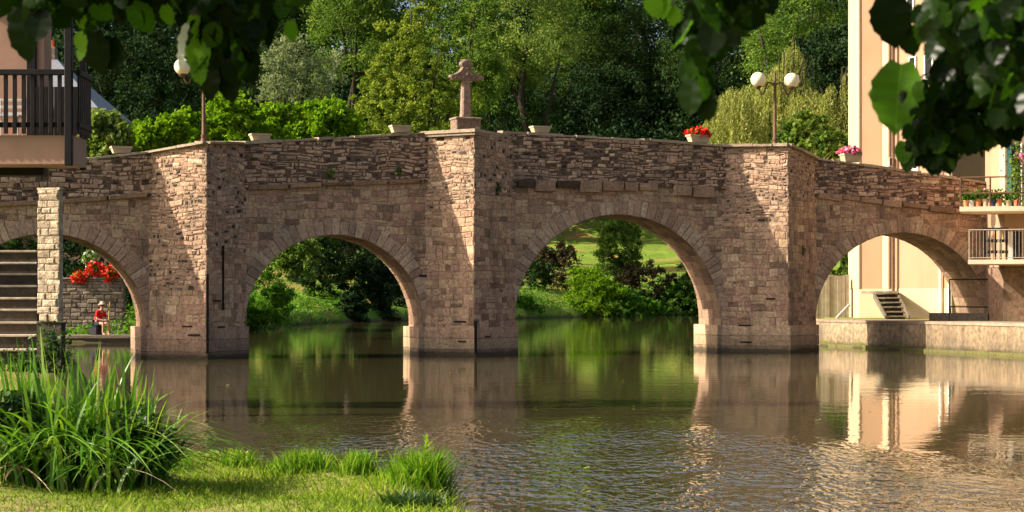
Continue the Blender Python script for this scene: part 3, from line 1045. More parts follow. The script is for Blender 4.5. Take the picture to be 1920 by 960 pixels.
def limbs(base, h, r0, lobes, n_limb=7):
    mb = MB()
    base = Vector(base)
    topc = Vector(lobes[0][:3])
    path = [base + (topc - base) * t + Vector((random.uniform(-.03, .03) * h, random.uniform(-.03, .03) * h, 0)) * t for t in np.linspace(0, 1, 7)]
    mb.tube(path, [r0 * (1.25 if i == 0 else 1 - .13 * i) for i in range(7)], 8, .5)
    for k in range(n_limb):
        l = random.choice(lobes)
        d = unit(1)[0]
        e = Vector(l[:3]) + Vector((d[0] * l[3], d[1] * l[4], abs(d[2]) * l[5])) * .75
        s = path[random.randint(2, 5)]
        m1 = (s + e) / 2 + Vector((0, 0, -.06 * h))
        mb.tube([s, m1, e], [r0 * .42, r0 * .26, r0 * .08], 6, .5)
    return mb


def tree(name, label, px, D, w, top, bottom, kind, group=None, n_clump=170, per=60, leaf=.26, seed=0, shape='round', cat="tree", trunk=True, hang=0., lobes=None, gz_=None, aspect=.55, spread=.2):
    """a tree whose crown spans w pixels about column px from row top to row bottom, D metres away"""
    k = D / F
    cx_ = (px - 960) * k
    g = float(ground_z([(cx_, D)])[0]) if gz_ is None else gz_
    z1 = CZ - (top - YH) * k; z0 = CZ - (bottom - YH) * k
    hw, hh = w * k / 2, (z1 - z0) / 2
    zc = (z0 + z1) / 2
    if lobes is None:
        if shape == 'round':
            hw *= 1.14; hh *= 1.1
            lobes = [(cx_, D, zc, hw * .72, hw * .7, hh * .8)]
            for i in range(9):
                d = unit(1)[0]
                s = random.uniform(.3, .5)
                lobes.append((cx_ + d[0] * hw * .62, D + d[1] * hw * .55, zc + d[2] * hh * .62, hw * s, hw * s, hh * s * .9))
        elif shape == 'cone':
            lobes = []
            for i in range(9):
                t = i / 8
                rr = hw * (1.0 - .78 * t) * random.uniform(.8, 1.1)
                lobes.append((cx_ + random.uniform(-.15, .15) * hw, D + random.uniform(-.2, .2) * hw, z0 + (z1 - z0) * (.1 + .84 * t), rr, rr, hh * .24))
        elif shape == 'wide':
            lobes = []
            for i in range(11):
                a_ = random.uniform(-1, 1)
                s = random.uniform(.22, .36)
                lobes.append((cx_ + a_ * hw * .8, D + random.uniform(-.5, .5) * min(hw, 2.5), z0 + (z1 - z0) * random.uniform(.25, .74) * (1 - .3 * abs(a_)), max(hw * s, hh * .35), min(hw, 2.5) * .6, hh * random.uniform(.3, .45)))
    C, T = clumps(lobes, int(n_clump * 1.35), per, spread)
    V, Q = leaf_quads(C, leaf * .88, aspect, hang=hang)
    root = empty(name, (cx_, D, g), label, cat, group)
    np_mesh("crown", V, Q, T, L[kind], root)
    if trunk:
        limbs((cx_, D, g - .3), max(z1 - g, 1), max(.06, .022 * (z1 - g)), lobes).build("trunk", M['bark'], root, smooth=True)
    return root


for p, C_, lb in WALL_PLANTS:
    V, Q = leaf_quads(C_, .07, .7)
    tag(np_mesh("wall_plant", V, Q, rng.uniform(0, 1, len(Q)), L['herb'] if 'dark' in lb else L['mid'], None, p), lb, "plant")

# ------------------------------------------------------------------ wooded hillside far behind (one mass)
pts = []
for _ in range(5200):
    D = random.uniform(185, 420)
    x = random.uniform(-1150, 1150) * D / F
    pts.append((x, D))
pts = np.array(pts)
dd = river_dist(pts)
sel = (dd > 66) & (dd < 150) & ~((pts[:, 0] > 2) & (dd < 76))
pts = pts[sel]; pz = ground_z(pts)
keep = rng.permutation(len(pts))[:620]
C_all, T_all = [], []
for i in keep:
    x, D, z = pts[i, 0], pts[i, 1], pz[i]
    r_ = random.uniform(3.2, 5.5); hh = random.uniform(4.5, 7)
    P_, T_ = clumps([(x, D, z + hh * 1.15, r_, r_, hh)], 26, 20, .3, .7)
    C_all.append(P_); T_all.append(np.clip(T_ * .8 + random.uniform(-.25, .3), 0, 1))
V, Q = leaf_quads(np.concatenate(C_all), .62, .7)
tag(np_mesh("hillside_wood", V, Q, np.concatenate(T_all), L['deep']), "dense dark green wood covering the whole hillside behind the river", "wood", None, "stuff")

# ------------------------------------------------------------------ single trees between the bridge and the hill
TREES = [
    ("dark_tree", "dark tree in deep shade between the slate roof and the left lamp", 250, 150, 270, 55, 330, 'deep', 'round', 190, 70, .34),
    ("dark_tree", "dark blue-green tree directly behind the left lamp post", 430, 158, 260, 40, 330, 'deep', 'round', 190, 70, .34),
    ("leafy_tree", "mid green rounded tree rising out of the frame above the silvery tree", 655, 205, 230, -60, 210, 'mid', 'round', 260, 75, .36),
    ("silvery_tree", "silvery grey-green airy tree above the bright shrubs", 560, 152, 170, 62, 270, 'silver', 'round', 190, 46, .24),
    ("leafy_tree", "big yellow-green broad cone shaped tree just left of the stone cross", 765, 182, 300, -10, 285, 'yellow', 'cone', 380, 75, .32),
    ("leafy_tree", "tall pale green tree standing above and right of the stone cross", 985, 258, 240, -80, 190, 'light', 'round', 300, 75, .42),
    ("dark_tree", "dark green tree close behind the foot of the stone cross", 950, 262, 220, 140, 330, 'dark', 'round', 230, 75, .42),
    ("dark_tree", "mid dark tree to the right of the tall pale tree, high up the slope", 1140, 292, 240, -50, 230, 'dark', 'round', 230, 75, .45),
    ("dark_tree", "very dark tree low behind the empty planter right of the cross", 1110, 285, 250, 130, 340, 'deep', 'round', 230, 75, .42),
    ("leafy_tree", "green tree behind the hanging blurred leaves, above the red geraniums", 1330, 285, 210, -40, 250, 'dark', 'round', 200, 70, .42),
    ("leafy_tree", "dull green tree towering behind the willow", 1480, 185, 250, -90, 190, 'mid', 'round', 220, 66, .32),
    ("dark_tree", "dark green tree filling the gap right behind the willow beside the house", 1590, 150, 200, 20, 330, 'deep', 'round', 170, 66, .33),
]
TREES += [
    ("leafy_tree", "mid green tree half hidden between the yellow-green tree and the stone cross", 868, 225, 190, -50, 280, 'mid', 'round', 220, 70, .4),
    ("leafy_tree", "green tree between the tall pale tree and the darker slope right of the cross", 1075, 290, 190, -70, 190, 'mid', 'round', 220, 70, .45),
    ("dark_tree", "dark green tree behind the sapling, left of the hanging blurred leaves", 1235, 300, 210, -60, 290, 'dark', 'round', 220, 70, .45),
    ("leafy_tree", "mid green tree between the silvery tree and the hanging leaves at top left", 500, 215, 190, -40, 230, 'dark', 'round', 220, 70, .38),
]
for (nm, lb, px, D, w, t, b, kind, shp, nc, per, lf) in TREES:
    tree(nm, lb, px, D, w, t, b, kind, None, nc, per, lf, shape=shp)
tree("small_tree", "small bright green sapling behind the red geranium planter", 1258, 290, 95, 185, 330, 'light', None, 110, 60, .42, shape='round')

# bright robinia-like shrubs over the left parapet
for (lb, px, D, w, t, b, kind) in (
        ("yellowish shrub below the slate roof beside the dark balcony", 195, 80, 110, 192, 320, 'light'),
        ("low bright green shrub behind the leftmost planter, left of the lamp post", 300, 84, 170, 200, 320, 'bright'),
        ("tallest bright green shrub, just right of the left lamp post", 430, 112, 230, 135, 330, 'bright'),
        ("spreading bright green shrub right of the second planter, below the silvery tree", 575, 142, 230, 140, 320, 'bright')):
    tree("shrub", lb, px, D, w, t, b, kind, "bright shrubs behind the left parapet", 230, 55, .21 * D / 82, shape='wide', cat="shrub", aspect=.8, spread=.3)
tree("round_bush", "rounded yellow-green bush between the right lamp and the peach house", 1540, 82, 175, 185, 335, 'mid', None, 130, 50, .2, shape='wide', cat="bush", aspect=.85)


# willows: hanging strands
def willow(label, px, D, w, top, bottom, n=620):
    k = D / F
    cx_ = (px - 960) * k; z1 = CZ - (top - YH) * k; z0 = CZ - (bottom - YH) * k; hw = w * k / 2
    g = float(ground_z([(cx_, D)])[0])
    root = empty("willow_tree", (cx_, D, g), label, "tree", "willows beside the peach house")
    domes = [(cx_ + .1 * hw, D, .3, 1.0), (cx_, D, .62, .84)] + [(cx_ + random.uniform(-.75, .75) * hw, D + random.uniform(-.6, .6) * hw, random.uniform(.35, .6), random.uniform(.4, .72)) for _ in range(10)]
    P_, T_ = [], []
    for i in range(n):
        a_ = random.uniform(0, 6.283); rr = math.sqrt(random.random())
        x, y = cx_ + math.cos(a_) * rr * hw, D + math.sin(a_) * rr * hw * .8
        ztop = z0 + (z1 - z0) * max([.1] + [h_ * (1 - (math.hypot((x - ox) / hw, (y - oy) / hw) / rd) ** 2.6) for ox, oy, rd, h_ in domes]) + random.uniform(-.3, .2)
        ln_ = random.uniform(.35, .9) * min(ztop - z0 + .6, 3.4)
        m_ = int(ln_ / .075) + 3
        s = np.linspace(0, 1, m_)
        dx, dy = (x - cx_) / hw, (y - D) / hw
        px_ = x + dx * .5 * np.minimum(s * 4, 1) * .5; py_ = y + dy * .4 * np.minimum(s * 4, 1) * .5
        pz_ = ztop + .25 * np.sin(np.minimum(s * 5, 3.14)) * .5 - s * ln_
        P_.append(np.stack([px_, py_, pz_], 1) + rng.normal(0, .035, (m_, 3)))
        T_.append(np.clip(np.full(m_, random.gauss(.5, .18)) + rng.normal(0, .12, m_), 0, 1))
    C = np.concatenate(P_); T = np.concatenate(T_)
    V, Q = leaf_quads(C, .16, .3, up=0, hang=2.2)
    np_mesh("crown", V, Q, T, L['willow'], root)
    limbs((cx_, D, g - .3), z1 - g, .25, [(cx_, D, z1 - 1.2, hw * .5, hw * .5, 1.2)], 9).build("trunk", M['bark'], root, smooth=True)


willow("large weeping willow behind the right lamp", 1470, 96, 310, 84, 330, 2000)
willow("narrow weeping willow half hidden by the corner of the peach house", 1592, 92, 90, 98, 330, 420)

# ------------------------------------------------------------------ far banks seen through the arches
def bush(label, px, D, w, t, b, kind, n=80, per=45, leaf=.22, shape='round', name="bush", trunk=False, **kw):
    return tree(name, label, px, D, w, t, b, kind, None, n, per, leaf, shape=shape, cat="bush", trunk=trunk, **kw)


bush("big round bright green bush on the far bank seen through the third arch", 1107, 170, 112, 496, 606, 'bright', 170, 60, .26)
tree("slender_tree", "slender dark tree in the middle of the meadow through the third arch", 1164, 186, 92, 398, 545, 'mid', None, 230, 60, .26, shape='round')
bush("dark reddish-brown bush left of the round green bush under the third arch", 1045, 180, 110, 455, 575, 'olive', 120, 50, .3)
bush("low dark bush at the left edge of the meadow under the third arch", 995, 176, 80, 485, 575, 'dark', 80, 50, .28)
bush("brown bramble bank bush right of the slender tree under the third arch", 1205, 182, 110, 485, 590, 'olive', 120, 50, .3)
bush("dark green bush against the right side of the third arch", 1290, 184, 95, 488, 590, 'dark', 110, 50, .28)
bush("light green sprawling bush by the water right of the round bush", 1190, 172, 110, 545, 612, 'bank', 110, 50, .26)
bush("bright leafy bush at the waterside near the right springing of the third arch", 1275, 182, 120, 528, 616, 'bank', 120, 50, .26)
bush("low waterside bush near the left springing of the third arch", 985, 162, 80, 552, 616, 'bank', 90, 50, .24)
for (lb, px, D, w, t, b, k_) in (("first of the dark trees shading the top of the meadow, above its left part", 1060, 275, 210, 340, 440, 'dark'), ("dark tree at the upper edge of the meadow, right of the slender tree", 1235, 288, 200, 350, 436, 'dark')):
    tree("meadow_tree", lb, px, D, w, t, b, k_, None, 170, 60, .4, shape='wide')
# second arch: grassy willow scrub on the left, dark trees behind
bush("tall pale willow scrub at the left side of the second arch", 490, 107, 125, 478, 640, 'bank', 200, 65, .2, hang=.8, aspect=.3)
bush("leafy bush overhanging the scrub under the second arch", 560, 118, 100, 435, 545, 'mid', 110, 50, .22)
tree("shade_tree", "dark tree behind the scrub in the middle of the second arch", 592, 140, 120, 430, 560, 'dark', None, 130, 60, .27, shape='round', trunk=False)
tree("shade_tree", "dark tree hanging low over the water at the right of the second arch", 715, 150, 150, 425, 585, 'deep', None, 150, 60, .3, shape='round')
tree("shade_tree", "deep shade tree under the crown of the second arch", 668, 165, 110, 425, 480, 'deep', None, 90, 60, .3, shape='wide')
tree("shade_tree", "dark tree crown reaching down to the bank in the right half of the second arch", 690, 142, 140, 470, 660, 'deep', None, 150, 60, .28, shape='round', trunk=False)  # this crown and the next added to darken the bank
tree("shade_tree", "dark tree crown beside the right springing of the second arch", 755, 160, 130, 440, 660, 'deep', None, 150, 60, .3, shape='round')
for (lb, px, D, w, t, b_) in (("deep green bush added to darken the bank in the middle of the second arch", 655, 136, 70, 545, 640), ("bush added as deep shade over the water right of the middle of the second arch", 700, 142, 80, 520, 640), ("black-green bush added to darken the bank by the right springing of the second arch", 748, 148, 80, 520, 640)):  # bushes added along the waterline to make the bank dark
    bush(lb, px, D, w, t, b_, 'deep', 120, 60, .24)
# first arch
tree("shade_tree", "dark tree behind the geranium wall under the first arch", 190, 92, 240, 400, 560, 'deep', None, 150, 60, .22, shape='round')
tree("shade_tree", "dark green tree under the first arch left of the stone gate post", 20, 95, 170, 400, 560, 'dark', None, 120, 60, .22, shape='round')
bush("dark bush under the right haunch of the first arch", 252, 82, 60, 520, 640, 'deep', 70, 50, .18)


# undergrowth along the far banks: one ground cover
def bank_cover(n, d0, d1, ylo, yhi, hmax):
    xs = []
    while len(xs) < n:
        y = rng.uniform(ylo, yhi, n * 3); x = (rng.uniform(100, 1420, n * 3) - 960) * y / F
        d = river_dist(np.stack([x, y], 1))
        s = (d > d0) & (d < d1) & ~((x > 6) & (y < 120))
        qx = 960 + F * x / y
        s &= ~((qx > 640) & (qx < 790) & (y > 120) & (y < 168) & (rng.uniform(0, 1, len(y)) < .93))
        xs.extend(list(zip(x[s], y[s])))
    P_ = np.array(xs[:n])
    z = ground_z(P_)
    lump = .5 + .5 * np.sin(P_[:, 0] * .9 + 1.3 * np.sin(P_[:, 1] * .4)) * np.sin(P_[:, 1] * .7)
    return np.stack([P_[:, 0], P_[:, 1], z + rng.uniform(0, 1, n) ** 1.4 * hmax * (.25 + lump)], 1), lump


C, lump = bank_cover(26000, -.3, 6, 76, 210, .75)
V, Q = leaf_quads(C, .24, .35, up=.2)
tag(np_mesh("bank_undergrowth", V, Q, np.clip(lump * .5 + rng.uniform(0, .5, len(C)), 0, 1), L['bank']), "green undergrowth fringing the far river banks beyond the arches", "undergrowth", None, "stuff")

# ------------------------------------------------------------------ slate-roofed house behind the left end
hx0, hx1, hy0, hy1 = -34, -20.5, 95, 104
ez, rz_ = CZ - (232 - YH) * 104 / F, CZ - (106 - YH) * 99.5 / F
g0 = float(ground_z([(-26, 99)])[0])
sh_ = empty("slate_house", ((hx0 + hx1) / 2, (hy0 + hy1) / 2, g0), "house with grey slate hipped roof and orange chimney pots behind the left balcony", "house")
b = MB(); b.prism([(hx0 + .4, hy0 + .4), (hx1 - .4, hy0 + .4), (hx1 - .4, hy1 - .4), (hx0 + .4, hy1 - .4)], g0 - 1, ez - .02); b.build("wall", M['pinkwall'], sh_)
b = MB()
rl, rr_ = (hx0 + 3.5, 99.5, rz_), (hx1 - 3.2, 99.5, rz_)
c4 = [(hx0, hy0, ez), (hx1, hy0, ez), (hx1, hy1, ez), (hx0, hy1, ez)]
c5 = [(x, y, z - .12) for x, y, z in c4]
b.face([c4[0], c4[1], rr_, rl]); b.face([c4[1], c4[2], rr_]); b.face([c4[2], c4[3], rl, rr_]); b.face([c4[3], c4[0], rl])
b.face(c5[::-1])
for i in range(4): b.face([c5[i], c5[(i + 1) % 4], c4[(i + 1) % 4], c4[i]])
roof = b.build("roof", M['slate'], sh_)
b = MB(); chx = (88 - 960) * 99.5 / F; b.box((chx, 99.5, rz_), (1.0, .6, .9), bev=.03); ch = b.build("chimney", M['grey_stone'], sh_)
for i in range(3):
    b = MB(); b.lathe((chx - .28 + i * .28, 99.5, rz_ + .45), [(.11, 0), (.13, .04), (.105, .1), (.115, .36), (.13, .4)], 12); b.build("chimney_pot", M['orangepot'], ch)

# ------------------------------------------------------------------ house with the dark wooden balcony at the left edge
D0 = 30.0; kk = D0 / F
X = lambda px, D=D0: (px - 960) * D / F
Z = lambda py, D=D0: CZ - (py - YH) * D / F
bh = empty("balcony_house", (X(-60), 31.5, .6), "pink roughcast house corner with dark wooden balcony overhanging the left bank", "house")
XL = X(-260)
b = MB(); b.box(((XL + X(137)) / 2, D0 + .5, (Z(253) + Z(308)) / 2), (X(137) - XL, .9, Z(253) - Z(308)), bev=.01); b.build("floor_slab", M['pinkwall'], bh)
b = MB()
b.box(((XL + X(52)) / 2, D0 + 1.3, (Z(-160) + Z(262)) / 2), (X(52) - XL, .5, Z(-160) - Z(262))); b.build("wall", M['pinkwall'], bh)
b = MB(); b.box(((XL + X(60)) / 2, D0 + .9, Z(316)), (X(60) - XL, .3, .12)); b.build("support_beam", M['darkwood'], bh)
b = MB(); b.box((XL + .5, D0 + .8, (Z(310) + .2) / 2), (.5, .5, Z(310) - .2)); b.build("support_post", M['pinkwall'], bh)
for (pa, pb, ya, yb, dd_) in ((122, 136, -160, 311, -.06), (150, 161, -160, 312, .9), (51, 69, -160, 262, 1.05)):
    b = MB(); b.box(((X(pa, D0 + dd_) + X(pb, D0 + dd_)) / 2, D0 + dd_, (Z(ya) + Z(yb)) / 2), (X(pb) - X(pa), .12, Z(ya) - Z(yb)), bev=.01); b.build("post", M['darkwood'], bh)
b = MB(); b.box(((XL + X(161)) / 2, D0 + .4, Z(-150)), (X(161) - XL + .4, 1.4, .12)); b.build("balcony_roof", M['darkwood'], bh)
b = MB()
b.box(((XL + X(130)) / 2, D0 - .03, Z(136)), (X(130) - XL, .09, .09), bev=.01)
rail = b.build("top_rail", M['darkwood'], bh)
b = MB(); b.box(((XL + X(130)) / 2, D0 + .02, Z(234)), (X(130) - XL, .06, .08), bev=.01); b.build("bottom_rail", M['darkwood'], bh)
for i in range(22):
    px = 113 - i * 16.8
    b = MB(); b.box((X(px), D0 - .04, (Z(140) + Z(251)) / 2), (.066, .03, Z(140) - Z(251)), bev=.005); b.build("baluster", M['darkwood'], rail)
b = MB()
xs_ = X(146)
b.box((xs_, D0 + .45, Z(136)), (.08, .9, .09), bev=.01)
rail2 = b.build("top_rail", M['darkwood'], bh)
b = MB(); b.box((xs_, D0 + .45, Z(234)), (.06, .9, .08), bev=.01); b.build("bottom_rail", M['darkwood'], bh)
for i in range(7):
    b = MB(); b.box((xs_, D0 + .06 + i * .13, (Z(140) + Z(251)) / 2), (.03, .085, Z(140) - Z(251)), bev=.005); b.build("baluster", M['darkwood'], rail2)
# panelled back of the balcony, dark boards
b = MB()
for i in range(8): b.box((X(62 + i * 11, D0 + .95), D0 + .97, (Z(150) + Z(245)) / 2), (.085, .03, Z(150) - Z(245)), bev=.004)
b.build("board_panel", M['darkwood'], bh)
# white garden chair seen through the balusters
chr_ = empty("balcony_chair", (X(6), D0 + .5, Z(253)), "grey-white garden chair behind the balcony balusters", "chair")
b = MB(); b.box((X(2), D0 + .5, Z(214)), (.42, .42, .04), bev=.01); b.build("seat", M['steel'], chr_)
for dx in (-.18, .18):
    for dy in (-.17, .17):
        b = MB(); b.tube([(X(2) + dx, D0 + .5 + dy, Z(253)), (X(2) + dx * .95, D0 + .5 + dy * .95, Z(214))], .015, 6); b.build("leg", M['steel'], chr_)
b = MB()
for k in range(3): b.box((X(2), D0 + .71, Z(206 - k * 13)), (.42, .025, .05), bev=.008)
for dx in (-.2, .2): b.tube([(X(2) + dx, D0 + .7, Z(214)), (X(2) + dx, D0 + .73, Z(176))], .015, 6)
b.build("backrest", M['steel'], chr_)

# ------------------------------------------------------------------ sunlit stone gate post and the steps
Dp = 28.6
xa, xb = X(70, Dp), X(117, Dp)
zt_, zb_ = Z(356, Dp), Z(603, Dp)
gp_ = empty("stone_gate_post", ((xa + xb) / 2, Dp + .2, .3), "tall pale stone gate post in full sun beside the steps", "gate post")
b = MB()
rzp = R(-20)
dirp = Vector((math.cos(rzp), math.sin(rzp)))
wp = (xb - xa) * .98 / math.cos(rzp) * .97
pc = Vector((xa, Dp))
core_poly = [pc, pc + dirp * wp, pc + dirp * wp + Vector((-dirp.y, dirp.x)) * .10, pc + Vector((-dirp.y, dirp.x)) * .10]
b.prism([pc + dirp * .02 + Vector((-dirp.y, dirp.x)) * .02, pc + dirp * (wp - .02) + Vector((-dirp.y, dirp.x)) * .02, core_poly[2], core_poly[3]], zb_, zt_ - .02, .3)
nn = Vector((dirp.y, -dirp.x, 0))
lay(b, lambda u, z: Vector((pc.x + dirp.x * u, pc.y + dirp.y * u, z)) - nn * .02, lambda u, z: nn, 0, wp, zb_, zt_, lambda u: zb_, lambda u: zt_, (.07, .13), (.1, .26), .01, .03, None, None, .008, .014)
b.prism([p + (p - (core_poly[0] + core_poly[2]) / 2) * .05 for p in core_poly], zt_, zt_ + .03, .8)
b.build("shaft", M['pale_stone'], gp_)
b = MB(); cc = (core_poly[0] + core_poly[2]) / 2
b.prism([p + (p - cc) * .12 + Vector((0, .06)) for p in core_poly], .1, zb_ - .01, .3); b.build("footing", M['step'], gp_)  # dark block paints the shadow below the sunlit shaft

st = empty("stone_steps", (X(0), 31, .6), "dark stone steps with edges painted sunlit pale climbing beside the gate post", "steps")
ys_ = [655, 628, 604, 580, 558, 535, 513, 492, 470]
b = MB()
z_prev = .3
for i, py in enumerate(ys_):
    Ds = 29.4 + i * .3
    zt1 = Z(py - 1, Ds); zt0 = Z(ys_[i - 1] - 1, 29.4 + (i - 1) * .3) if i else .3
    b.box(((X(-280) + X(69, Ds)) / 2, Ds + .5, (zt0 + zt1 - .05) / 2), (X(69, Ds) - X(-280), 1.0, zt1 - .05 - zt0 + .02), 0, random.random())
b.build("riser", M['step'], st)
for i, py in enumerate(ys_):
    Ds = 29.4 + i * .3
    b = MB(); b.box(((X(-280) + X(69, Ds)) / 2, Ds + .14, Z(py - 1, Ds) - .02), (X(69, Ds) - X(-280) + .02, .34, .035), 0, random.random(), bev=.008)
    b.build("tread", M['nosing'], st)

for (px, py, sx, sz, n_, lb) in ((98, 655, .22, .28, 420, "dark leafy wall plant covering the footing of the stone gate post"), (40, 690, .35, .18, 500, "low dark leafy plant at the foot of the stone steps")):
    c = at(px, py, 28.2)
    C = np.array(c) + rng.normal(0, .6, (n_, 3)) * np.array([sx, .12, sz]); C = C[C[:, 2] > .35]
    V, Q = leaf_quads(C, .075, .7, up=.3)
    w_ = empty("wall_plant", (c.x, c.y, .6), lb, "plant")
    np_mesh("leaves", V, Q, rng.uniform(0, .9, len(Q)), L['herb'], w_)

# ------------------------------------------------------------------ left quay beyond the first arch, garden wall, geraniums, angler
Dq = 74.6
q1 = MB()
zq = CZ - (629 - YH) * Dq / F
q1.prism([(-21, Dq), (X(268, Dq), Dq), (X(268, Dq) - .2, Dq + 6), (-21, Dq + 6)], -1, zq - .12, .4)
q1.prism([(-21, Dq - .06), (X(268, Dq) + .06, Dq - .06), (X(268, Dq) - .15, Dq + 6), (-21, Dq + 6)], zq - .11, zq, .8)
tag(q1.build("quay_ledge", M['grey_stone'], None, (-16, Dq, 0)), "low stone quay ledge under the first arch where the angler sits", "quay")
gw = MB()
Dw = 78.5
wx0, wx1 = -20.5, X(232, Dw)
wzt = Z(524, Dw)
gw.box(((wx0 + wx1) / 2, Dw + .25, (zq - .1 + wzt) / 2), (wx1 - wx0 - .04, .44, wzt - zq + .1), 0, .2)
gwt = empty("garden_wall", ((wx0 + wx1) / 2, Dw + .2, zq), "rough stone garden wall topped with geraniums behind the angler", "wall")
lay(gw, lambda u, z: Vector((wx0 + u, Dw, z)), lambda u, z: Vector((0, -1, 0)), 0, wx1 - wx0, zq, wzt, lambda u: zq, lambda u: wzt, (.1, .2), (.14, .45), .03, .05)
gw.build("masonry", M['grey_stone'], gwt)
gw = MB(); gw.box(((wx0 + wx1) / 2, Dw + .2, wzt + .04), (wx1 - wx0 + .1, .6, .07), 0, .8, bev=.015); gw.build("coping", M['grey_stone'], gwt)


def flower_mass(parent, c, rx, ry, rz, n_fl, n_lf, petal, leafm='bank', psz=.09, lsz=.1):
    C = np.array(c) + unit(n_fl) * rng.uniform(.6, 1.0, (n_fl, 1)) * np.array([rx, ry, rz])
    C = np.repeat(C, 5, 0) + rng.normal(0, psz * .35, (n_fl * 5, 3))
    V, Q = leaf_quads(C, psz, .9, up=.2)
    np_mesh("flowers", V, Q, rng.uniform(0, 1, len(Q)), petal, parent)
    C = np.array(c) + unit(n_lf) * rng.uniform(.3, .95, (n_lf, 1)) * np.array([rx, ry, rz])
    V, Q = leaf_quads(C, lsz, .9, up=.4)
    np_mesh("leaves", V, Q, rng.uniform(0, 1, len(Q)), L[leafm], parent)


for (px, py, w, h, lb) in ((150, 520, 34, 22, "red geranium clump spilling over the left part of the garden wall"), (178, 503, 34, 26, "middle clump of red geraniums on the garden wall"), (208, 512, 44, 34, "largest red geranium clump at the right end of the garden wall")):
    c = at(px, py, Dw - .05)
    g_ = empty("geranium", (c.x, c.y + .2, wzt + .075), lb, "flowers", "geraniums on the garden wall")
    flower_mass(g_, c, w * Dw / F / 2, .35, h * Dw / F / 2, 90, 220, M['red_petal'], 'bank', .11, .12)
    b = MB(); b.lathe((c.x, c.y + .22, wzt + .075), [(.12, 0), (.17, .2), (.18, .24), (.15, .24)], 12); b.build("pot", M['terracotta'], g_)
c = at(168, 484, Dw + .2)
g_ = empty("white_flower_plant", (c.x, c.y, wzt + .075), "pale white flowering plant rising behind the red geraniums on the garden wall", "flowers")
flower_mass(g_, c, .4, .3, .35, 30, 160, M['whitepaint'], 'bank', .09, .12)
b = MB(); b.lathe((c.x, c.y, wzt + .075), [(.12, 0), (.17, .2), (.18, .24), (.15, .24)], 12); b.build("pot", M['terracotta'], g_)


def skin_body(name, joints, edges, mat, parent, sub=2):
    me = bpy.data.meshes.new(name + "_rig")
    me.from_pydata([j[0] for j in joints], edges, [])
    o = bpy.data.objects.new(name + "_rig", me); COL.objects.link(o)
    md = o.modifiers.new("skin", 'SKIN'); md.use_smooth_shade = True
    sv = me.skin_vertices[0].data
    for i, j in enumerate(joints): sv[i].radius = (j[1], j[1] if len(j) < 3 else j[2])
    sv[0].use_root = True
    o.modifiers.new("sub", 'SUBSURF').levels = sub
    o.modifiers["sub"].render_levels = sub
    dg = bpy.context.evaluated_depsgraph_get()
    m2 = bpy.data.meshes.new_from_object(o.evaluated_get(dg))
    m2.name = name
    bpy.data.objects.remove(o)
    a = m2.attributes.new("rnd", 'FLOAT', 'FACE'); a.data.foreach_set("value", [.5] * len(m2.polygons))
    m2.materials.clear()
    return link_mesh(name, m2, mat, parent)


pb = at(184, 626, Dq + .7); pb.z = zq + .003
per_ = empty("person", pb, "person in red shirt and pale hat sitting on the quay ledge with a rod", "person")
# faces right and slightly to the camera: f = forward, s = the figure's left
fw = Vector((.80, -.60, 0)); sd = Vector((.60, .80, 0)); upv = Vector((0, 0, 1))
pt = lambda f, s, z: tuple(pb + fw * f + sd * s + upv * z)
J = [(pt(-.06, 0, .45), .135, .15), (pt(.0, 0, .62), .125, .14), (pt(.08, 0, .80), .135, .165), (pt(.14, 0, .93), .085, .11), (pt(.19, 0, 1.0), .052), (pt(.24, 0, 1.06), .062), (pt(.255, 0, 1.13), .088, .082), (pt(.25, 0, 1.21), .075)]
E = [(i, i + 1) for i in range(7)]
for s in (-1, 1):
    k0 = len(J)
    J += [(pt(-.02, s * .09, .43), .09), (pt(.40, s * .13, .47), .062), (pt(.46, s * .13, .43), .06), (pt(.42, s * .12, .10), .04), (pt(.43, s * .12, .05), .042), (pt(.58, s * .14, .035), .03)]
    E += [(0, k0)] + [(k0 + i, k0 + i + 1) for i in range(5)]
    k1 = len(J)
    J += [(pt(.13, s * .19, .87), .058), (pt(.22, s * .25, .63), .043), (pt(.42, s * .13, .58), .030), (pt(.47, s * .10, .585), .034)]
    E += [(3, k1)] + [(k1 + i, k1 + i + 1) for i in range(3)]
    h0 = k1 + 3
    for q in range(4):
        k2 = len(J)
        oz = .02 - .014 * q
        ll = (.075, .085, .08, .065)[q]
        J += [(pt(.50, s * .095, .585 + oz), .009), (pt(.50 + ll * .6, s * .08, .59 + oz), .009), (pt(.50 + ll * .75, s * .05, .58 + oz), .008)]
        E += [(h0, k2), (k2, k2 + 1), (k2 + 1, k2 + 2)]
    k2 = len(J)
    J += [(pt(.475, s * .06, .61), .010), (pt(.51, s * .045, .615), .009)]
    E += [(h0, k2), (k2, k2 + 1)]
skin_body("body", J, E, M['skin'], per_)
Jt = [(pt(-.07, 0, .47), .15, .165), (pt(-.005, 0, .62), .145, .16), (pt(.075, 0, .80), .155, .185), (pt(.135, 0, .92), .10, .13), (pt(.165, 0, .965), .065)]
Et = [(0, 1), (1, 2), (2, 3), (3, 4)]
for s in (-1, 1):
    k = len(Jt); Jt += [(pt(.13, s * .185, .875), .075), (pt(.20, s * .245, .68), .062)]; Et += [(3, k), (k, k + 1)]
skin_body("shirt", Jt, Et, M['red_cloth'], per_)
Js = [(pt(-.07, 0, .43), .15, .16)]; Es = []
for s in (-1, 1):
    k = len(Js); Js += [(pt(.0, s * .09, .43), .105), (pt(.30, s * .125, .46), .085)]; Es += [(0, k), (k, k + 1)]
skin_body("shorts", Js, Es, M['dark_cloth'], per_)
b = MB()
hc = Vector(pt(.25, 0, 1.2))
b.lathe(hc, [(.175, -.005), (.18, .01), (.105, .03), (.10, .09), (.085, .115), (.02, .12)], 16); b.build("hat", M['straw'], per_, smooth=True)
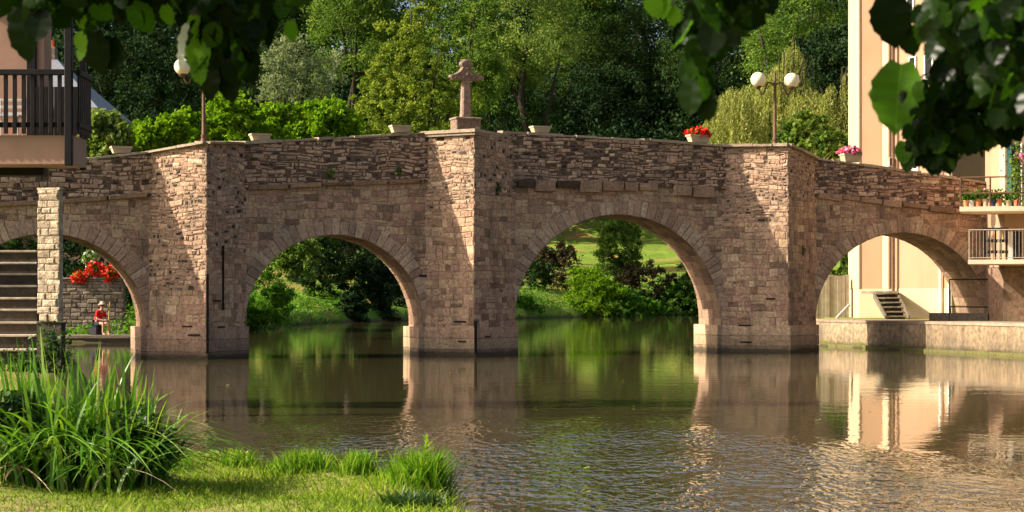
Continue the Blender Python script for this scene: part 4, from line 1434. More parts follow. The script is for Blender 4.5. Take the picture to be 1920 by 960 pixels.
b = MB(); b.lathe(Vector(pt(.235, 0, 1.10)), [(.04, 0), (.09, .03), (.096, .09), (.092, .115)], 12, sx=1, sy=1); b.build("hair", M['hair'], per_, smooth=True)
b = MB(); b.lathe(Vector(pt(.345, 0, 1.105)), [(.006, 0), (.018, .01), (.012, .03), (.006, .045)], 8); b.build("nose", M['skin'], per_, smooth=True)
for s in (-1, 1):
    b = MB(); b.lathe(Vector(pt(.335, s * .032, 1.145)), [(.003, 0), (.01, .006), (.003, .012)], 8); b.build("eye", M['dark_cloth'], per_)
    b = MB(); b.lathe(Vector(pt(.25, s * .088, 1.11)), [(.006, 0), (.018, .02), (.014, .05), (.004, .06)], 8, sy=.7); b.build("ear", M['skin'], per_, smooth=True)
b = MB(); b.box(pt(.338, 0, 1.085), (.012, .045, .008), math.atan2(fw.y, fw.x)); b.build("mouth", M['red_cloth'], per_)
# seat box and rod
b = MB()
fc = empty("tackle_box", pt(-.1, 0, 0), "dark tackle box the angler is sitting on", "box")
b.box(Vector(pt(-.08, 0, .155)), (.42, .4, .29), math.atan2(fw.y, fw.x), bev=.02); b.build("case", M['dark_cloth'], fc)
b = MB(); b.box(Vector(pt(-.08, 0, .315)), (.44, .42, .03), math.atan2(fw.y, fw.x), bev=.01); b.build("lid", M['bluepot'], fc)
b = MB()
hnd = Vector(pt(.535, 0, .59)); tip = at(262, 584, Dq - 2.0); b.tube([hnd - (tip - hnd).normalized() * .35, hnd, hnd.lerp(tip, .5) + Vector((0, 0, .12)), tip], [.010, .009, .006, .003], 6)
tag(b.build("fishing_rod", M['iron'], None, hnd), "thin fishing rod held out over the water by the angler", "fishing rod")
b = MB(); c0 = at(204, 600, Dq + .5); c1 = at(206, 566, Dq + .5); b.tube([Vector((c0.x, c0.y, zq)), c0, c1], [.03, .03, .026], 8)
tag(b.build("cane_stake", M['cane'], None, (c0.x, c0.y, zq)), "short upright yellow stake beside the angler", "stake")

# ------------------------------------------------------------------ right bank: quay wall, peach house, stairs
def Pp(px, D): return Vector(((px - 960) * D / F, D))


qa, qm, qb_ = Vector((11.2, 70.4)), None, Vector((15.4, 57.9))
qd = (qb_ - qa).normalized(); qn = Vector((qd.y, -qd.x))          # normal to the river side
if qn.x > 0: qn = -qn
qlen = (qb_ - qa).length
qw = empty("quay_wall", (qa.x, qa.y, 0), "long sunlit stained quay wall on the right bank", "quay")
far0 = qa - qd * 45
b = MB()
smid = qlen * .56
for (s0, s1, o, zt1) in ((-1.5, smid - .01, 0, .97), (smid + .01, qlen + 14, .12, .99)):
    p0, p1 = qa + qd * s0 + qn * o, qa + qd * s1 + qn * o
    ins = -qn
    b2 = MB(); b2.prism([p0, p1, p1 + ins * 2.2, p0 + ins * 2.2] if (p1 - p0).cross(ins) > 0 else [p0, p0 + ins * 2.2, p1 + ins * 2.2, p1], -1, zt1 - .1, random.random()); b2.build("wall_section", M['quay'], qw)
    b3 = MB(); q0, q1_ = p0 + qn * .03, p1 + qn * .03
    b3.prism([q0, q1_, q1_ + ins * 2.25, q0 + ins * 2.25] if (q1_ - q0).cross(ins) > 0 else [q0, q0 + ins * 2.25, q1_ + ins * 2.25, q1_], zt1 - .095, zt1, random.random()); b3.build("coping", M['coping'], qw)
    b4 = MB(); q0, q1_ = p0 + qn * .08, p1 + qn * .08
    b4.prism([q0, q1_, q1_ + ins * .2, q0 + ins * .2] if (q1_ - q0).cross(ins) > 0 else [q0, q0 + ins * .2, q1_ + ins * .2, q1_], -1, .09, .3); b4.build("footing", M['algae'], qw)
# dark block on the quay under the fourth arch
b = MB()
d0_, d1_ = Pp(1742, 65.5), Pp(1852, 64.6)
dv = (d1_ - d0_).normalized(); nv_ = Vector((-dv.y, dv.x))
b.prism([d0_, d1_, d1_ + nv_ * .5, d0_ + nv_ * .5], .97, Z(587, 65), .3)
tag(b.build("quay_kerb", M['grey_stone'], None, (d0_.x, d0_.y, .97)), "low dark stone kerb block on the quay under the fourth arch", "kerb")

ph = empty("peach_house", (14.6, 76.5, .95), "tall peach rendered house with cream base rising behind the right end", "house")
plan = [Pp(1592, 78.2), Pp(1612, 76.6), Pp(1656, 76.2), Pp(1667, 75.0), Pp(1679, 74.9), Pp(1768, 72.9), Pp(1786, 72.4), Pp(1840, 73.5), Vector((22, 74)), Vector((22, 83)), Vector((15.3, 83))]
zc_ = Z(541, 75)
roofz = Z(-95, 75)
b = MB(); b.prism([p + (p - Vector((17, 78))).normalized() * .02 for p in plan], .6, zc_, .5); b.build("base_course", M['cream'], ph)
b = MB(); b.prism(plan, zc_ + .001, roofz, [roofz] if False else .5)
b.build("wall", M['peach'], ph)
b = MB()
ev = Z(36, 77.5)
over = [p + (p - Vector((17, 78))).normalized() * .25 for p in plan]
b.prism(over, roofz + .01, roofz + .22, .5); b.build("eaves", M['rooftile'], ph)
# corner pilaster, downpipes
def pipe(px, D, y0, y1, r_, mat, nm="downpipe", dx=0):
    b = MB(); c = Pp(px, D); b.tube([(c.x, c.y, Z(y0, D)), (c.x, c.y, Z(y1, D))], r_, 8); return b.build(nm, mat, ph)


pipe(1675, 74.75, 600, -80, .055, M['iron'])
pipe(1763, 72.85, 601, -80, .05, M['whitepaint'])
pipe(1780, 72.35, 601, -80, .07, M['whitepaint'])
# cream strips put the sunlit brightness of the corner faces into colour
for (pa, Da, pb2, Db) in ((1592, 78.15, 1612, 76.55), (1656, 76.15, 1667, 74.95)):
    b = MB(); a_, c_ = Pp(pa, Da), Pp(pb2, Db); n_ = (c_ - a_).normalized(); n_ = Vector((n_.y, -n_.x)) * .03
    b.prism([a_ + n_, c_ + n_, c_ - n_, a_ - n_], zc_ + .01, roofz, .5); b.build("sunlit_corner_strip", M['cream'], ph)


def window(px0, px1, y0, y1, frame=True):
    """in the main face between columns 1679 and 1768"""
    a_, c_ = Pp(1679, 74.9), Pp(1768, 72.9)
    def on(px):
        s_ = Vector(((px - 960) / F, 1.0)); d = (c_ - a_); n_ = Vector((d.y, -d.x)); return s_ * (a_.dot(n_) / s_.dot(n_))
    p, q_ = on(px0), on(px1)
    d = (q_ - p).normalized(); n_ = Vector((d.y, -d.x)); D = p.y
    w_ = (q_ - p).length; c = (p + q_) / 2
    ang = math.atan2(d.y, d.x)
    zc2, h = (Z(y0, D) + Z(y1, D)) / 2, Z(y0, D) - Z(y1, D)
    b = MB(); fx = .06
    for dx in (-1, 1): b.box((c.x + d.x * dx * w_ / 2 + n_.x * .02, c.y + d.y * dx * w_ / 2 + n_.y * .02, zc2), (fx, .09, h + fx), ang)
    for dz in (-1, 1): b.box((c.x + n_.x * .022, c.y + n_.y * .022, zc2 + dz * h / 2), (w_ - fx, .09, fx), ang)
    wf = b.build("window", M['whitepaint'], ph)
    b = MB(); b.box((c.x + n_.x * .005, c.y + n_.y * .005, zc2), (w_ - .04, .02, h - .04), ang); b.build("pane", M['glass'], wf)
    b = MB(); b.box((c.x + n_.x * .05, c.y + n_.y * .05, zc2 - h / 2 - .06), (w_ + .2, .16, .05), ang, bev=.01); b.build("sill", M['slab'], wf)


window(1702, 1714, -30, 26); window(1706, 1718, 108, 148); window(1712, 1722, 290, 318); window(1735, 1750, 105, 150)
for (p0, p1, y0, y1) in ((1664.5, 1675, 120, 158), (1664.5, 1675, 295, 312)):
    c = Pp(1673, 74.86); D = c.y
    b = MB(); b.box((Pp(1671.5, D).x, D + .01, (Z(y0, D) + Z(y1, D)) / 2), (.19, .04, Z(y0, D) - Z(y1, D))); wf = b.build("slit_window", M['whitepaint'], ph)
    b = MB(); b.box((Pp(1671.5, D).x, D - .02, (Z(y0, D) + Z(y1, D)) / 2), (.13, .02, Z(y0, D) - Z(y1, D) - .06)); b.build("pane", M['glass'], wf)
# porch roof against the upper wall
c = Pp(1790, 71.9)
b = MB()
b.prism([Pp(1775, 72.2), Pp(1800, 71.2), Pp(1840, 71.8), Pp(1840, 73), Pp(1780, 73)], Z(70, 72), Z(14, 72)); b.build("oriel", M['peach'], ph)
b = MB(); b.prism([Pp(1768, 72.2), Pp(1798, 70.8), Pp(1850, 71.3), Pp(1850, 73), Pp(1775, 73)], Z(13, 72), Z(4, 72)); b.build("oriel_roof", M['rooftile'], ph)
b = MB(); b.tube([(Pp(1781, 72.1).x, 72.1, Z(16, 72.1)), (Pp(1764, 72.7).x, 72.7, Z(66, 72.7)), (Pp(1763, 72.75).x, 72.75, Z(90, 72.75))], .05, 8); b.build("gutter_pipe", M['iron'], ph)

# outside stairs at the foot of the house
so = empty("garden_stairs", Vector((14.7, 73.3, .95)), "small concrete outside stairs with landing against the peach house", "stairs")
lp0, lp1 = Pp(1617, 75.3), Pp(1683, 73.6)
b = MB()
zl_ = Z(546, 74)
b.prism([Pp(1617, 75.6), Pp(1616, 74.9), Pp(1640, 73.3), Pp(1684, 73.0), Pp(1684, 74.6), Pp(1655, 75.9)], zl_ - .1, zl_, .6); b.build("landing", M['grey_stone'], so)
nst = 6
for i in range(nst):
    t = i / nst
    pl_, pr_ = 1640 + t * 22, 1682 + t * 20
    D = 73.2 - t * 1.5
    zt1 = zl_ - (i + 1) * (zl_ - .97) / (nst + .0) + .0
    b = MB(); a_, c_ = Pp(pl_, D), Pp(pr_, D)
    b.box(((a_.x + c_.x) / 2, D - .05, zt1 + .085), (c_.x - a_.x, .30, .05), 0, .9, bev=.008)
    b.box(((a_.x + c_.x) / 2, D + .07, zt1 - .02), (c_.x - a_.x - .04, .03, .15), 0, .0); b.build("tread", M['grey_stone'], so)
b = MB()
for px_ in (1637, 1681):
    a_, c_ = Pp(px_, 73.2), Pp(px_ + 22, 71.6)
    b.prism([a_, a_ + Vector((.07, 0)), c_ + Vector((.07, 0)), c_], [zl_ - .28, zl_ - .28, .96, .96], [zl_ - .05, zl_ - .05, 1.1, 1.1], .3)
b.build("stringer", M['grey_stone'], so)

# plank fence and leaning pole left of the house
b = MB()
for i in range(9):
    px_ = 1530 + i * 7.3
    b.box((Pp(px_, 77.5).x, 77.5 + random.uniform(-.02, .02), (.9 + Z(516, 77.5)) / 2 + random.uniform(-.03, .03)), (.148, .03, Z(516, 77.5) - .9), 0, random.random(), bev=.004)
fe = empty("plank_fence", (Pp(1560, 77.5).x, 77.5, .95), "grey weathered plank fence between the pier and the peach house", "fence")
b.build("board_panel", M['oldwood'], fe)
b = MB(); b.box((Pp(1583, 77.6).x, 77.62, (.9 + Z(520, 77.6)) / 2), (.3, .2, Z(520, 77.6) - .9), 0, .5); b.build("post", M['grey_stone'], fe)
b = MB(); a_, c_ = at(1568, 597, 74.5), at(1592, 572, 75.5); b.tube([a_, c_], .055, 8)
tag(b.build("leaning_pole", M['steel'], None, a_), "pale metal pole leaning against the house corner", "pole")
tree("shrub", "green shrub behind the plank fence left of the peach house", 1572, 84, 60, 470, 530, 'mid', None, 50, 40, .2, shape='round', cat="shrub", trunk=False)

# ------------------------------------------------------------------ house with two balconies at the right edge
wg = empty("balcony_annex", (17.2, 63, .97), "peach house front with two concrete balconies at the right edge", "house")
wa, wb_, wc_ = Pp(1858, 64.6), Pp(1884, 63.4), Vector((19.6, 61.5))
wplan = [wa, wb_, Vector((17.9, 63.2)), Vector((21, 61.6)), Vector((21, 67)), Vector((wa.x + .4, 67))]
b = MB(); b.prism([p + (p - Vector((19, 65))).normalized() * .06 for p in wplan], .6, Z(502, 64)); b.build("stone_base", M['brown_base'], wg)
b = MB(); b.prism(wplan, Z(501, 64), Z(-60, 64)); b.build("wall", M['peach'], wg)
for (pl_, yy, th, Df, nm) in ((1799, 392, 9, 61.6, "upper"), (1815, 491, 8, 61.2, "lower")):
    b = MB()
    fl = Pp(pl_, Df)
    zt1 = Z(yy - th / 2, Df); zb1 = Z(yy + th / 2, Df)
    slab_poly = [fl, Vector((20.5, Df - 1.6)), Vector((20.5, 63.5)), Pp(1884, 64.2), Pp(pl_ + 4, Df + 1.6)]
    b.prism(slab_poly, zb1, zt1, .5); bs = b.build("balcony_slab", M['slab'], wg)
    fd = (slab_poly[1] - slab_poly[0]).normalized()
    H = (Z(333, Df) - Z(388, Df)) if nm == "upper" else (Z(431, Df) - Z(487, Df))
    b = MB()
    p0 = fl + Vector((.06, .08))
    back = Pp(pl_ + 5, Df + 1.5)
    if nm == "upper":
        for k in range(5):
            p = p0 + fd * k * .92; b.box((p.x, p.y, zt1 + H / 2), (.05, .05, H), 0, bev=.005)
        for zz_ in (H, H * .45): b.tube([(p0.x, p0.y, zt1 + zz_), tuple(p0 + fd * 4.2) + (zt1 + zz_,)], .025, 6); b.tube([(p0.x, p0.y, zt1 + zz_), (back.x, back.y, zt1 + zz_)], .025, 6)
        b.build("railing", M['iron'], bs)
    else:
        for k in range(5):
            p = p0 + fd * k * .92; b.tube([(p.x, p.y, zt1), (p.x, p.y, zt1 + H)], .018, 6)
        b.tube([(p0.x, p0.y, zt1 + H), tuple(p0 + fd * 4.2) + (zt1 + H,)], .02, 6); b.tube([(p0.x, p0.y, zt1 + .06), tuple(p0 + fd * 4.2) + (zt1 + .06,)], .014, 6)
        b.tube([(p0.x, p0.y, zt1 + H), (back.x, back.y, zt1 + H)], .02, 6)
        for k in range(38):
            p = p0 + fd * k * .11; b.tube([(p.x, p.y, zt1 + .06), (p.x, p.y, zt1 + H)], .006, 4)
        b.build("railing", M['oldwood'], bs)
    if nm == "upper": UB = (p0, fd, zt1, Df)
    else:
        # lattice panel at the far end of the lower balcony
        b = MB(); e = Pp(1846, 62.8)
        for k in range(5): b.box((e.x + k * .17, e.y - k * .04, zt1 + H * .55), (.045, .05, H * 1.15), 0)
        for zz_ in (.3, .68, 1.08): b.box((e.x + .34, e.y - .10, zt1 + H * zz_), (.82, .04, .1), R(-13))
        b.build("lattice_panel", M['darkwood'], bs)
# door with turquoise shutter and white frames on the upper balcony
def on_front(px, o=.05):
    d = (wplan[2] - wplan[1]); n_ = Vector((d.y, -d.x)).normalized(); s_ = Vector(((px - 960) / F, 1.0)); return s_ * (wplan[1].dot(n_) / s_.dot(n_)) + n_ * o
for (pa, pb2, y0, y1, mat, nm) in ((1886, 1896, 272, 389, M['turquoise'], "shutter"), (1897, 1912, 272, 389, M['glass'], "door"), (1913, 1916, 268, 389, M['whitepaint'], "door_frame"), (1890, 1899, 434, 488, M['whitepaint'], "door_frame"), (1900, 1914, 434, 488, M['glass'], "door")):
    p, q_ = on_front(pa), on_front(pb2); D = p.y; c = (p + q_) / 2; d = q_ - p
    b = MB(); b.box((c.x, c.y, (Z(y0, D) + Z(y1, D)) / 2), (d.length, .06, Z(y0, D) - Z(y1, D)), math.atan2(d.y, d.x), bev=.01); b.build(nm, mat, wg)
p, q_ = wa, wb_; d = (q_ - p).normalized(); n_ = Vector((d.y, -d.x))
c = p + d * 1.15 + n_ * .04
b = MB(); b.box((c.x, c.y, (Z(255, 64) + Z(388, 64)) / 2), (.5, .06, Z(255, 64) - Z(388, 64)), math.atan2(d.y, d.x)); b.build("door_frame", M['cream'], wg)

POTS = [(1812, 'terracotta', "small clay pot with leafy plant, leftmost on the upper balcony"), (1821.5, 'whitepaint', "narrow white pot, second from the left on the upper balcony"), (1834, 'terracotta', "clay pot with bushy plant left of the pale orange pot on the balcony"), (1848, 'planter', "sandy orange pot with trailing leaves beside the blue pot"),
        (1862, 'bluepot', "dark blue glazed pot on the upper balcony"), (1874, 'terracotta', "tall red clay pot right of the blue pot"), (1890, 'planter', "widest sandy pot with a dense green plant on the upper balcony"), (1906, 'terracotta', "rightmost clay pot by the balcony post")]
p0, fd, zt1, Df = UB
for i, (px, mt, lb) in enumerate(POTS):
    s_ = Vector(((px - 960) / F, 1.0)); n_ = Vector((fd.y, -fd.x)); pp = p0 + Vector((-fd.y, fd.x)) * .22
    c = s_ * (pp.dot(n_) / s_.dot(n_))
    g_ = empty("flower_pot", (c.x, c.y, zt1 + .002), lb, "flower pot", "pots on the upper balcony")
    hp_ = random.uniform(.16, .26)
    b = MB(); b.lathe((c.x, c.y, zt1 + .002), [(.075, 0), (.105, hp_ * .85), (.12, hp_ * .86), (.12, hp_), (.1, hp_)], 14); b.build("pot", M[mt], g_, smooth=False)
    n_l = 130
    C = np.array([c.x, c.y, zt1 + hp_ + .12]) + rng.normal(0, 1, (n_l, 3)) * np.array([.10, .09, .09])
    V, Q = leaf_quads(C, .09, .7); np_mesh("leaves", V, Q, rng.uniform(0, 1, n_l), L['bank'], g_)
    if i in (3, 4, 6):
        C = np.array([c.x, c.y, zt1 + hp_ + .25]) + rng.normal(0, 1, (16, 3)) * .07
        V, Q = leaf_quads(C, .07, .9); np_mesh("flowers", V, Q, rng.uniform(0, 1, 16), M['pink_petal'], g_)
# climbing rose at the frame edge
c = at(1908, 320, 61.0); g_ = empty("climbing_rose", (c.x, c.y, zt1), "tall pink flowering climber on the upper balcony at the right edge", "plant")
C = np.array(c) + rng.normal(0, 1, (420, 3)) * np.array([.16, .15, .5]); V, Q = leaf_quads(C, .1, .7); np_mesh("leaves", V, Q, rng.uniform(0, 1, 420), L['mid'], g_)
C = np.array(at(1916, 296, 61)) + rng.normal(0, 1, (40, 3)) * .09; V, Q = leaf_quads(C, .09, .9); np_mesh("flowers", V, Q, rng.uniform(0, 1, 40), M['pink_petal'], g_)
b = MB(); b.tube([(c.x, c.y, zt1), (c.x + .03, c.y, c.z), (c.x, c.y, c.z + .7)], [.02, .014, .006], 6); b.build("stem", M['bark'], g_)

# handrails under the fourth arch
for (px0, py0, px1, py1, D, lb) in ((1780, 524, 1862, 524, 65.2, "upper dark iron handrail beside the right abutment"), (1782, 575, 1860, 576, 65.2, "lower dark iron handrail beside the right abutment")):
    b = MB(); a_, c_ = at(px0, py0, D), at(px1, py1, D)
    b.tube([a_ - Vector((0, 0, .12)), a_, c_], .022, 6); b.tube([a_ - Vector((0, 0, a_.z - .97)), a_], .02, 6)
    tag(b.build("handrail", M['blackiron'], None, (a_.x, a_.y, .97)), lb, "handrail")

# ------------------------------------------------------------------ planters on the parapet
PLANT = [(228, 292, 40, 14, "empty pale stone trough on the parapet nearest the dark balcony", None), (489, 274, 40, 14, "empty pale trough on the parapet right of the left lamp", None), (752, 253, 40, 15, "empty pale trough on the parapet left of the stone cross", None),
         (1015, 253, 38, 14, "empty pale trough on the parapet right of the stone cross", None), (1312, 273, 46, 16, "trough of red geraniums on the parapet left of the right lamp", 'red_petal'), (1597, 308, 40, 17, "trough overflowing with pink geraniums beside the peach house", 'pink_petal')]
ang = math.atan2(UH.y, UH.x)
for (px, yb, w, h, lb, fl) in PLANT:
    u = u_of(px); p = W3(u, top_f(u) + .085, -.08)
    D = p.y; wm, hm_ = w * D / F * .93, h * D / F * .9
    g_ = empty("planter", p, lb, "planter", "stone troughs along the parapet")
    b = MB()
    vv = []
    for (sx, sy, z) in ((.40, .13, 0), (.5, .17, hm_ - .05), (.53, .19, hm_ - .05), (.53, .19, hm_), (.47, .14, hm_), (.45, .13, hm_ - .06)):
        for (x, y) in ((-1, -1), (1, -1), (1, 1), (-1, 1)):
            q = UH * (x * sx * wm) + NH * (-y * sy * (1 if sy else 1))
            vv.append(p + Vector((q.x, q.y, z)))
    fs = [(3, 2, 1, 0), (20, 21, 22, 23)]
    for k in range(5): fs += [(k * 4 + i, k * 4 + (i + 1) % 4, k * 4 + 4 + (i + 1) % 4, k * 4 + 4 + i) for i in range(4)]
    b.mesh(vv, fs, .5); b.build("trough", M['planter'], g_)
    b = MB(); b.face([q + Vector((0, 0, .015)) for q in vv[20:24]]); b.build("soil", M['bark'], g_)
    if fl:
        wide = .62 if fl == 'pink_petal' else .58
        flower_mass(g_, p + Vector((0, 0, hm_ + .07)), wm * wide, .26, .17 if fl == 'pink_petal' else .19, 120 if fl == 'pink_petal' else 110, 260, M[fl], 'bank', .085, .09)

# ------------------------------------------------------------------ street lamps
def lamp(px, D, base_py, top_py, globe_py, offs, label):
    k = D / F
    x = (px - 960) * k
    zb = CZ - (base_py - YH) * k; zt1 = CZ - (top_py - YH) * k; zg = CZ - (globe_py - YH) * k
    r_ = empty("street_lamp", (x, D, zb), label, "street lamp", "double globe lamps on the bridge")
    b = MB()
    b.lathe((x, D, zb), [(.14, 0), (.15, .06), (.09, .12), (.075, .22), (.095, .25), (.058, .32), (.052, (zt1 - zb) * .6), (.045, zt1 - zb - .5), (.07, zt1 - zb - .46), (.045, zt1 - zb - .4), (.06, zt1 - zb - .28), (.03, zt1 - zb - .22), (.045, zt1 - zb - .12), (.02, zt1 - zb - .06), (.002, zt1 - zb)], 12)
    b.build("pole", M['iron'], r_, smooth=True)
    dxy = Vector((.98, .2, 0))
    for s in (-1, 1):
        b = MB()
        e = offs * k
        path = []
        z_arm = zg - .22
        for t in np.linspace(0, 1, 15):
            xx = e * t
            zz_ = z_arm + .16 * math.sin(t * math.pi * .9) * (1 - t) * 1.6 - .32 * math.sin(max(0, t - .45) / .55 * math.pi) * 1.0
            path.append(Vector((x, D, zz_)) + dxy * s * xx)
        path.append(Vector((x, D, zg - .3)) + dxy * s * e)
        b.tube(path, .026, 8)
        # scroll
        c = Vector((x, D, z_arm - .02)) + dxy * s * e * .5
        b.tube([c + dxy * s * .1 * math.cos(t) * (1 - t / 9) + Vector((0, 0, .1 * math.sin(t) * (1 - t / 9))) for t in np.linspace(0, 7, 22)], .014, 6)
        b.lathe(Vector((x, D, zg - .32)) + dxy * s * e, [(.03, 0), (.1, .05), (.13, .1), (.12, .12)], 14)
        arm = b.build("arm", M['iron'], r_, smooth=True)
        b = MB()
        R_ = .245
        b.lathe(Vector((x, D, zg)) + dxy * s * e, [(R_ * math.sin(t) + .001, -R_ * math.cos(t)) for t in np.linspace(.12, math.pi, 20)], 28)
        b.build("globe", M['globe'], arm, smooth=True)


A, ap, B = pier_geo(*PIERS[0])
lamp(382, 56.3, 271, 92, 126, 39, "left brown lamp post, its globes half hidden by hanging leaves")
lamp(1453, 63.2, 276, 132, 150, 33, "right brown lamp post with two cream globes in front of the willow")

# ------------------------------------------------------------------ near bank: grass, sword-leaved clump, tufts
def blades(base, height, width, lean_dir, lean, segs=5, droop=0.5, tint=None):
    """ribbon blades; base (n,3), height (n,), lean_dir (n,) angle"""
    n_ = len(base)
    dx, dy = np.cos(lean_dir), np.sin(lean_dir)
    side_a = rng.uniform(0, math.pi, n_)
    sx, sy = np.cos(side_a), np.sin(side_a)
    V = []
    for k in range(segs + 1):
        t = k / segs
        outd = height * lean * (t ** 1.6) * (1 + .0)
        zz_ = height * (t - droop * lean * t ** 2.4)
        w = width * (1 - t) ** .6 * (.75 + .5 * min(t * 3, 1)) * .5 if k < segs else width * .02
        c = base + np.stack([dx * outd, dy * outd, zz_], 1)
        off = np.stack([sx * w, sy * w, np.zeros(n_)], 1)
        V.append(c - off); V.append(c + off)
    V = np.stack(V, 1)                                       # n, 2*(segs+1), 3
    m_ = 2 * (segs + 1)
    q = []
    for k in range(segs): q.append([2 * k, 2 * k + 1, 2 * k + 3, 2 * k + 2])
    q = np.array(q)
    Q = (q[None] + (np.arange(n_) * m_)[:, None, None]).reshape(-1, 4)
    T = np.repeat(tint if tint is not None else rng.uniform(0, 1, n_), segs)
    return V.reshape(-1, 3), Q, T


# lawn
N = 90000
gx_ = rng.uniform(-5.2, .2, N); gy_ = rng.uniform(9.5, 16.6, N)
P_ = np.stack([gx_, gy_], 1); d = river_dist(P_)
patch = .5 + .5 * np.sin(gx_ * 2.3 + 1.1 * np.sin(gy_ * 1.9)) * np.sin(gy_ * 1.45 + 1.7 * np.sin(gx_ * 1.3))
bare = np.exp(-(((gx_ + 2.25) / .75) ** 2 + ((gy_ - 12.15) / .5) ** 2)) + np.exp(-(((gx_ + 3.2) / .8) ** 2 + ((gy_ - 11.6) / .35) ** 2))
keep = (d > .12) & (rng.uniform(0, 1, N) > bare * .85)
P_, patch = P_[keep], patch[keep]
gz3 = np.stack([P_[:, 0], P_[:, 1], ground_z(P_) - .01], 1)
n_ = len(P_)
V, Q, T = blades(gz3, (.018 + .075 * rng.uniform(0, 1, n_) ** 2.2) * (.45 + 1.1 * patch), rng.uniform(.006, .012, n_), rng.uniform(0, 6.28, n_), rng.uniform(.3, 1.2, n_), 2, .3, np.clip(.12 + .6 * patch * rng.uniform(.4, 1.4, n_) + rng.normal(0, .22, n_), 0, 1))
tag(np_mesh("lawn_grass", V, Q, T, L['grass']), "short sunlit grass on the near bank", "grass", None, "stuff")


def tuft(px, D, w, h, n_, label, kind='tuft', width=.012, lean=.5):
    x0 = (px - 960) * D / F
    wm, hm_ = w * D / F / 2, h * D / F
    g = float(ground_z([(x0, D)])[0])
    bx = x0 + rng.normal(0, .5, n_) * wm; by = D + rng.normal(0, .5, n_) * wm * .8
    z = ground_z(np.stack([bx, by], 1)) - .02
    z = np.maximum(z, .02)
    V, Q, T = blades(np.stack([bx, by, z], 1), hm_ * rng.uniform(.45, 1.05, n_), np.full(n_, width) * rng.uniform(.6, 1.3, n_), rng.uniform(0, 6.28, n_), lean * rng.uniform(.3, 1.3, n_), 4, .4)
    o = np_mesh("grass_tuft", V, Q, T, L[kind], None, (x0, D, g))
    return tag(o, label, "grass tuft", "tall grass tufts along the water's edge")


tuft(458, 15.4, 90, 42, 420, "low dark tuft next to the sword-leaved clump")
tuft(565, 14.9, 100, 58, 800, "dense bright tuft, second from the left along the bank")
tuft(670, 14.6, 66, 62, 300, "thin pale tuft between the dense tuft and the tall corner weed")
tuft(745, 14.2, 60, 36, 260, "small tuft just left of the tall corner weed")
tuft(795, 13.5, 110, 95, 900, "tallest weedy tuft at the right corner of the bank", 'tuft', .013, .6)
tuft(775, 12.6, 110, 60, 700, "darker tuft below the tall weed at the water", 'herb', .014, .7)
tuft(300, 15.2, 120, 42, 500, "grass fringe at the foot of the sword-leaved clump", 'tuft', .011)
# tall single weed stalk
b = MB(); s0 = at(797, 900, 13.6); s0.z = float(ground_z([(s0.x, s0.y)])[0])
stp = [s0, at(795, 868, 13.6), at(799, 838, 13.6), at(801, 822, 13.6)]
b.tube(stp, [.006, .005, .004, .002], 5, .6)
for k in range(14):
    t = .25 + .75 * k / 14
    p = stp[1].lerp(stp[3], t); a_ = random.uniform(0, 6.28)
    e = p + Vector((math.cos(a_), math.sin(a_), .8)) * .06
    s = (e - p).cross(Vector((0, 0, 1))).normalized() * .012
    b.face([p, (p + e) / 2 + s, e, (p + e) / 2 - s], random.uniform(.5, 1))
tag(b.build("weed_stalk", L['tuft'], None, s0), "single upright weed stalk above the corner tuft", "weed")

for i in range(16):
    px, py = random.uniform(420, 1850), random.uniform(700, 900)
    D = CZ * F / (py - YH); c = at(px, py, D); c.z = .012
    if river_dist(np.array([[c.x, c.y]]))[0] > -.4: continue
    a_ = random.uniform(0, 6.28); l_ = random.uniform(.03, .055)
    dx, dy = Vector((math.cos(a_), math.sin(a_), 0)) * l_, Vector((-math.sin(a_), math.cos(a_), 0)) * l_ * .5
    b = MB(); b.mesh([c - dx, c - dx * .3 + dy + Vector((0, 0, .012)), c + dx * .5 + dy * .8 + Vector((0, 0, .01)), c + dx + Vector((0, 0, .02)), c + dx * .5 - dy * .8 + Vector((0, 0, .01)), c - dx * .3 - dy + Vector((0, 0, .012))], [(0, 5, 4, 3), (0, 3, 2, 1)], random.uniform(.6, 1))
    tag(b.build("floating_leaf", L['light'], None, c), "tiny pale leaf drifting on the water surface", "leaf", "leaves floating on the river")

# small pale ground plants
for (px, py, lb) in ((290, 900, "pale leafy rosette in the grass below the clump"), (398, 872, "pale leafy rosette at the edge of the water")):
    D = 1.37 * F / (py - YH); c = at(px, py, D); c.z = float(ground_z([(c.x, c.y)])[0])
    C = np.array(c) + rng.normal(0, 1, (90, 3)) * np.array([.09, .07, .018]) + np.array([0, 0, .035])
    V, Q = leaf_quads(C, .05, .8, up=1.5)
    tag(np_mesh("leaf_rosette", V, Q, rng.uniform(.8, 1, 90), L['light'], None, c), lb, "plant", "pale rosettes in the grass")

# the sword-leaved clump and the leafy herbs at its foot
ic = at(165, 870, 14.0); ic.z = float(ground_z([(ic.x, ic.y)])[0])
iris = empty("sword_leaf_clump", ic, "big clump of long arching sword-shaped leaves at the left on the bank", "plant")
n_ = 1150
ax = ic.x + rng.uniform(-.85, .5, n_); ay = ic.y + rng.normal(.05, .24, n_)
u_ = (ax - ic.x) / .65
kind_ = rng.uniform(0, 1, n_)
up_ = kind_ < .24                                  # upright inner blades, the rest arch outwards and over
hgt = np.where(up_, rng.uniform(.7, 1.22, n_) * (1.0 - .3 * np.clip(u_, 0, 1)), rng.uniform(.7, 1.35, n_) * (1.0 - .15 * np.abs(u_) - .25 * np.clip(u_, 0, 1)))
ldir = np.where(rng.uniform(0, 1, n_) < .6, np.where(u_ + rng.normal(0, .4, n_) > 0, rng.normal(0, .5, n_), math.pi + rng.normal(0, .5, n_)), rng.uniform(math.pi * 1.15, 1.85 * math.pi, n_))
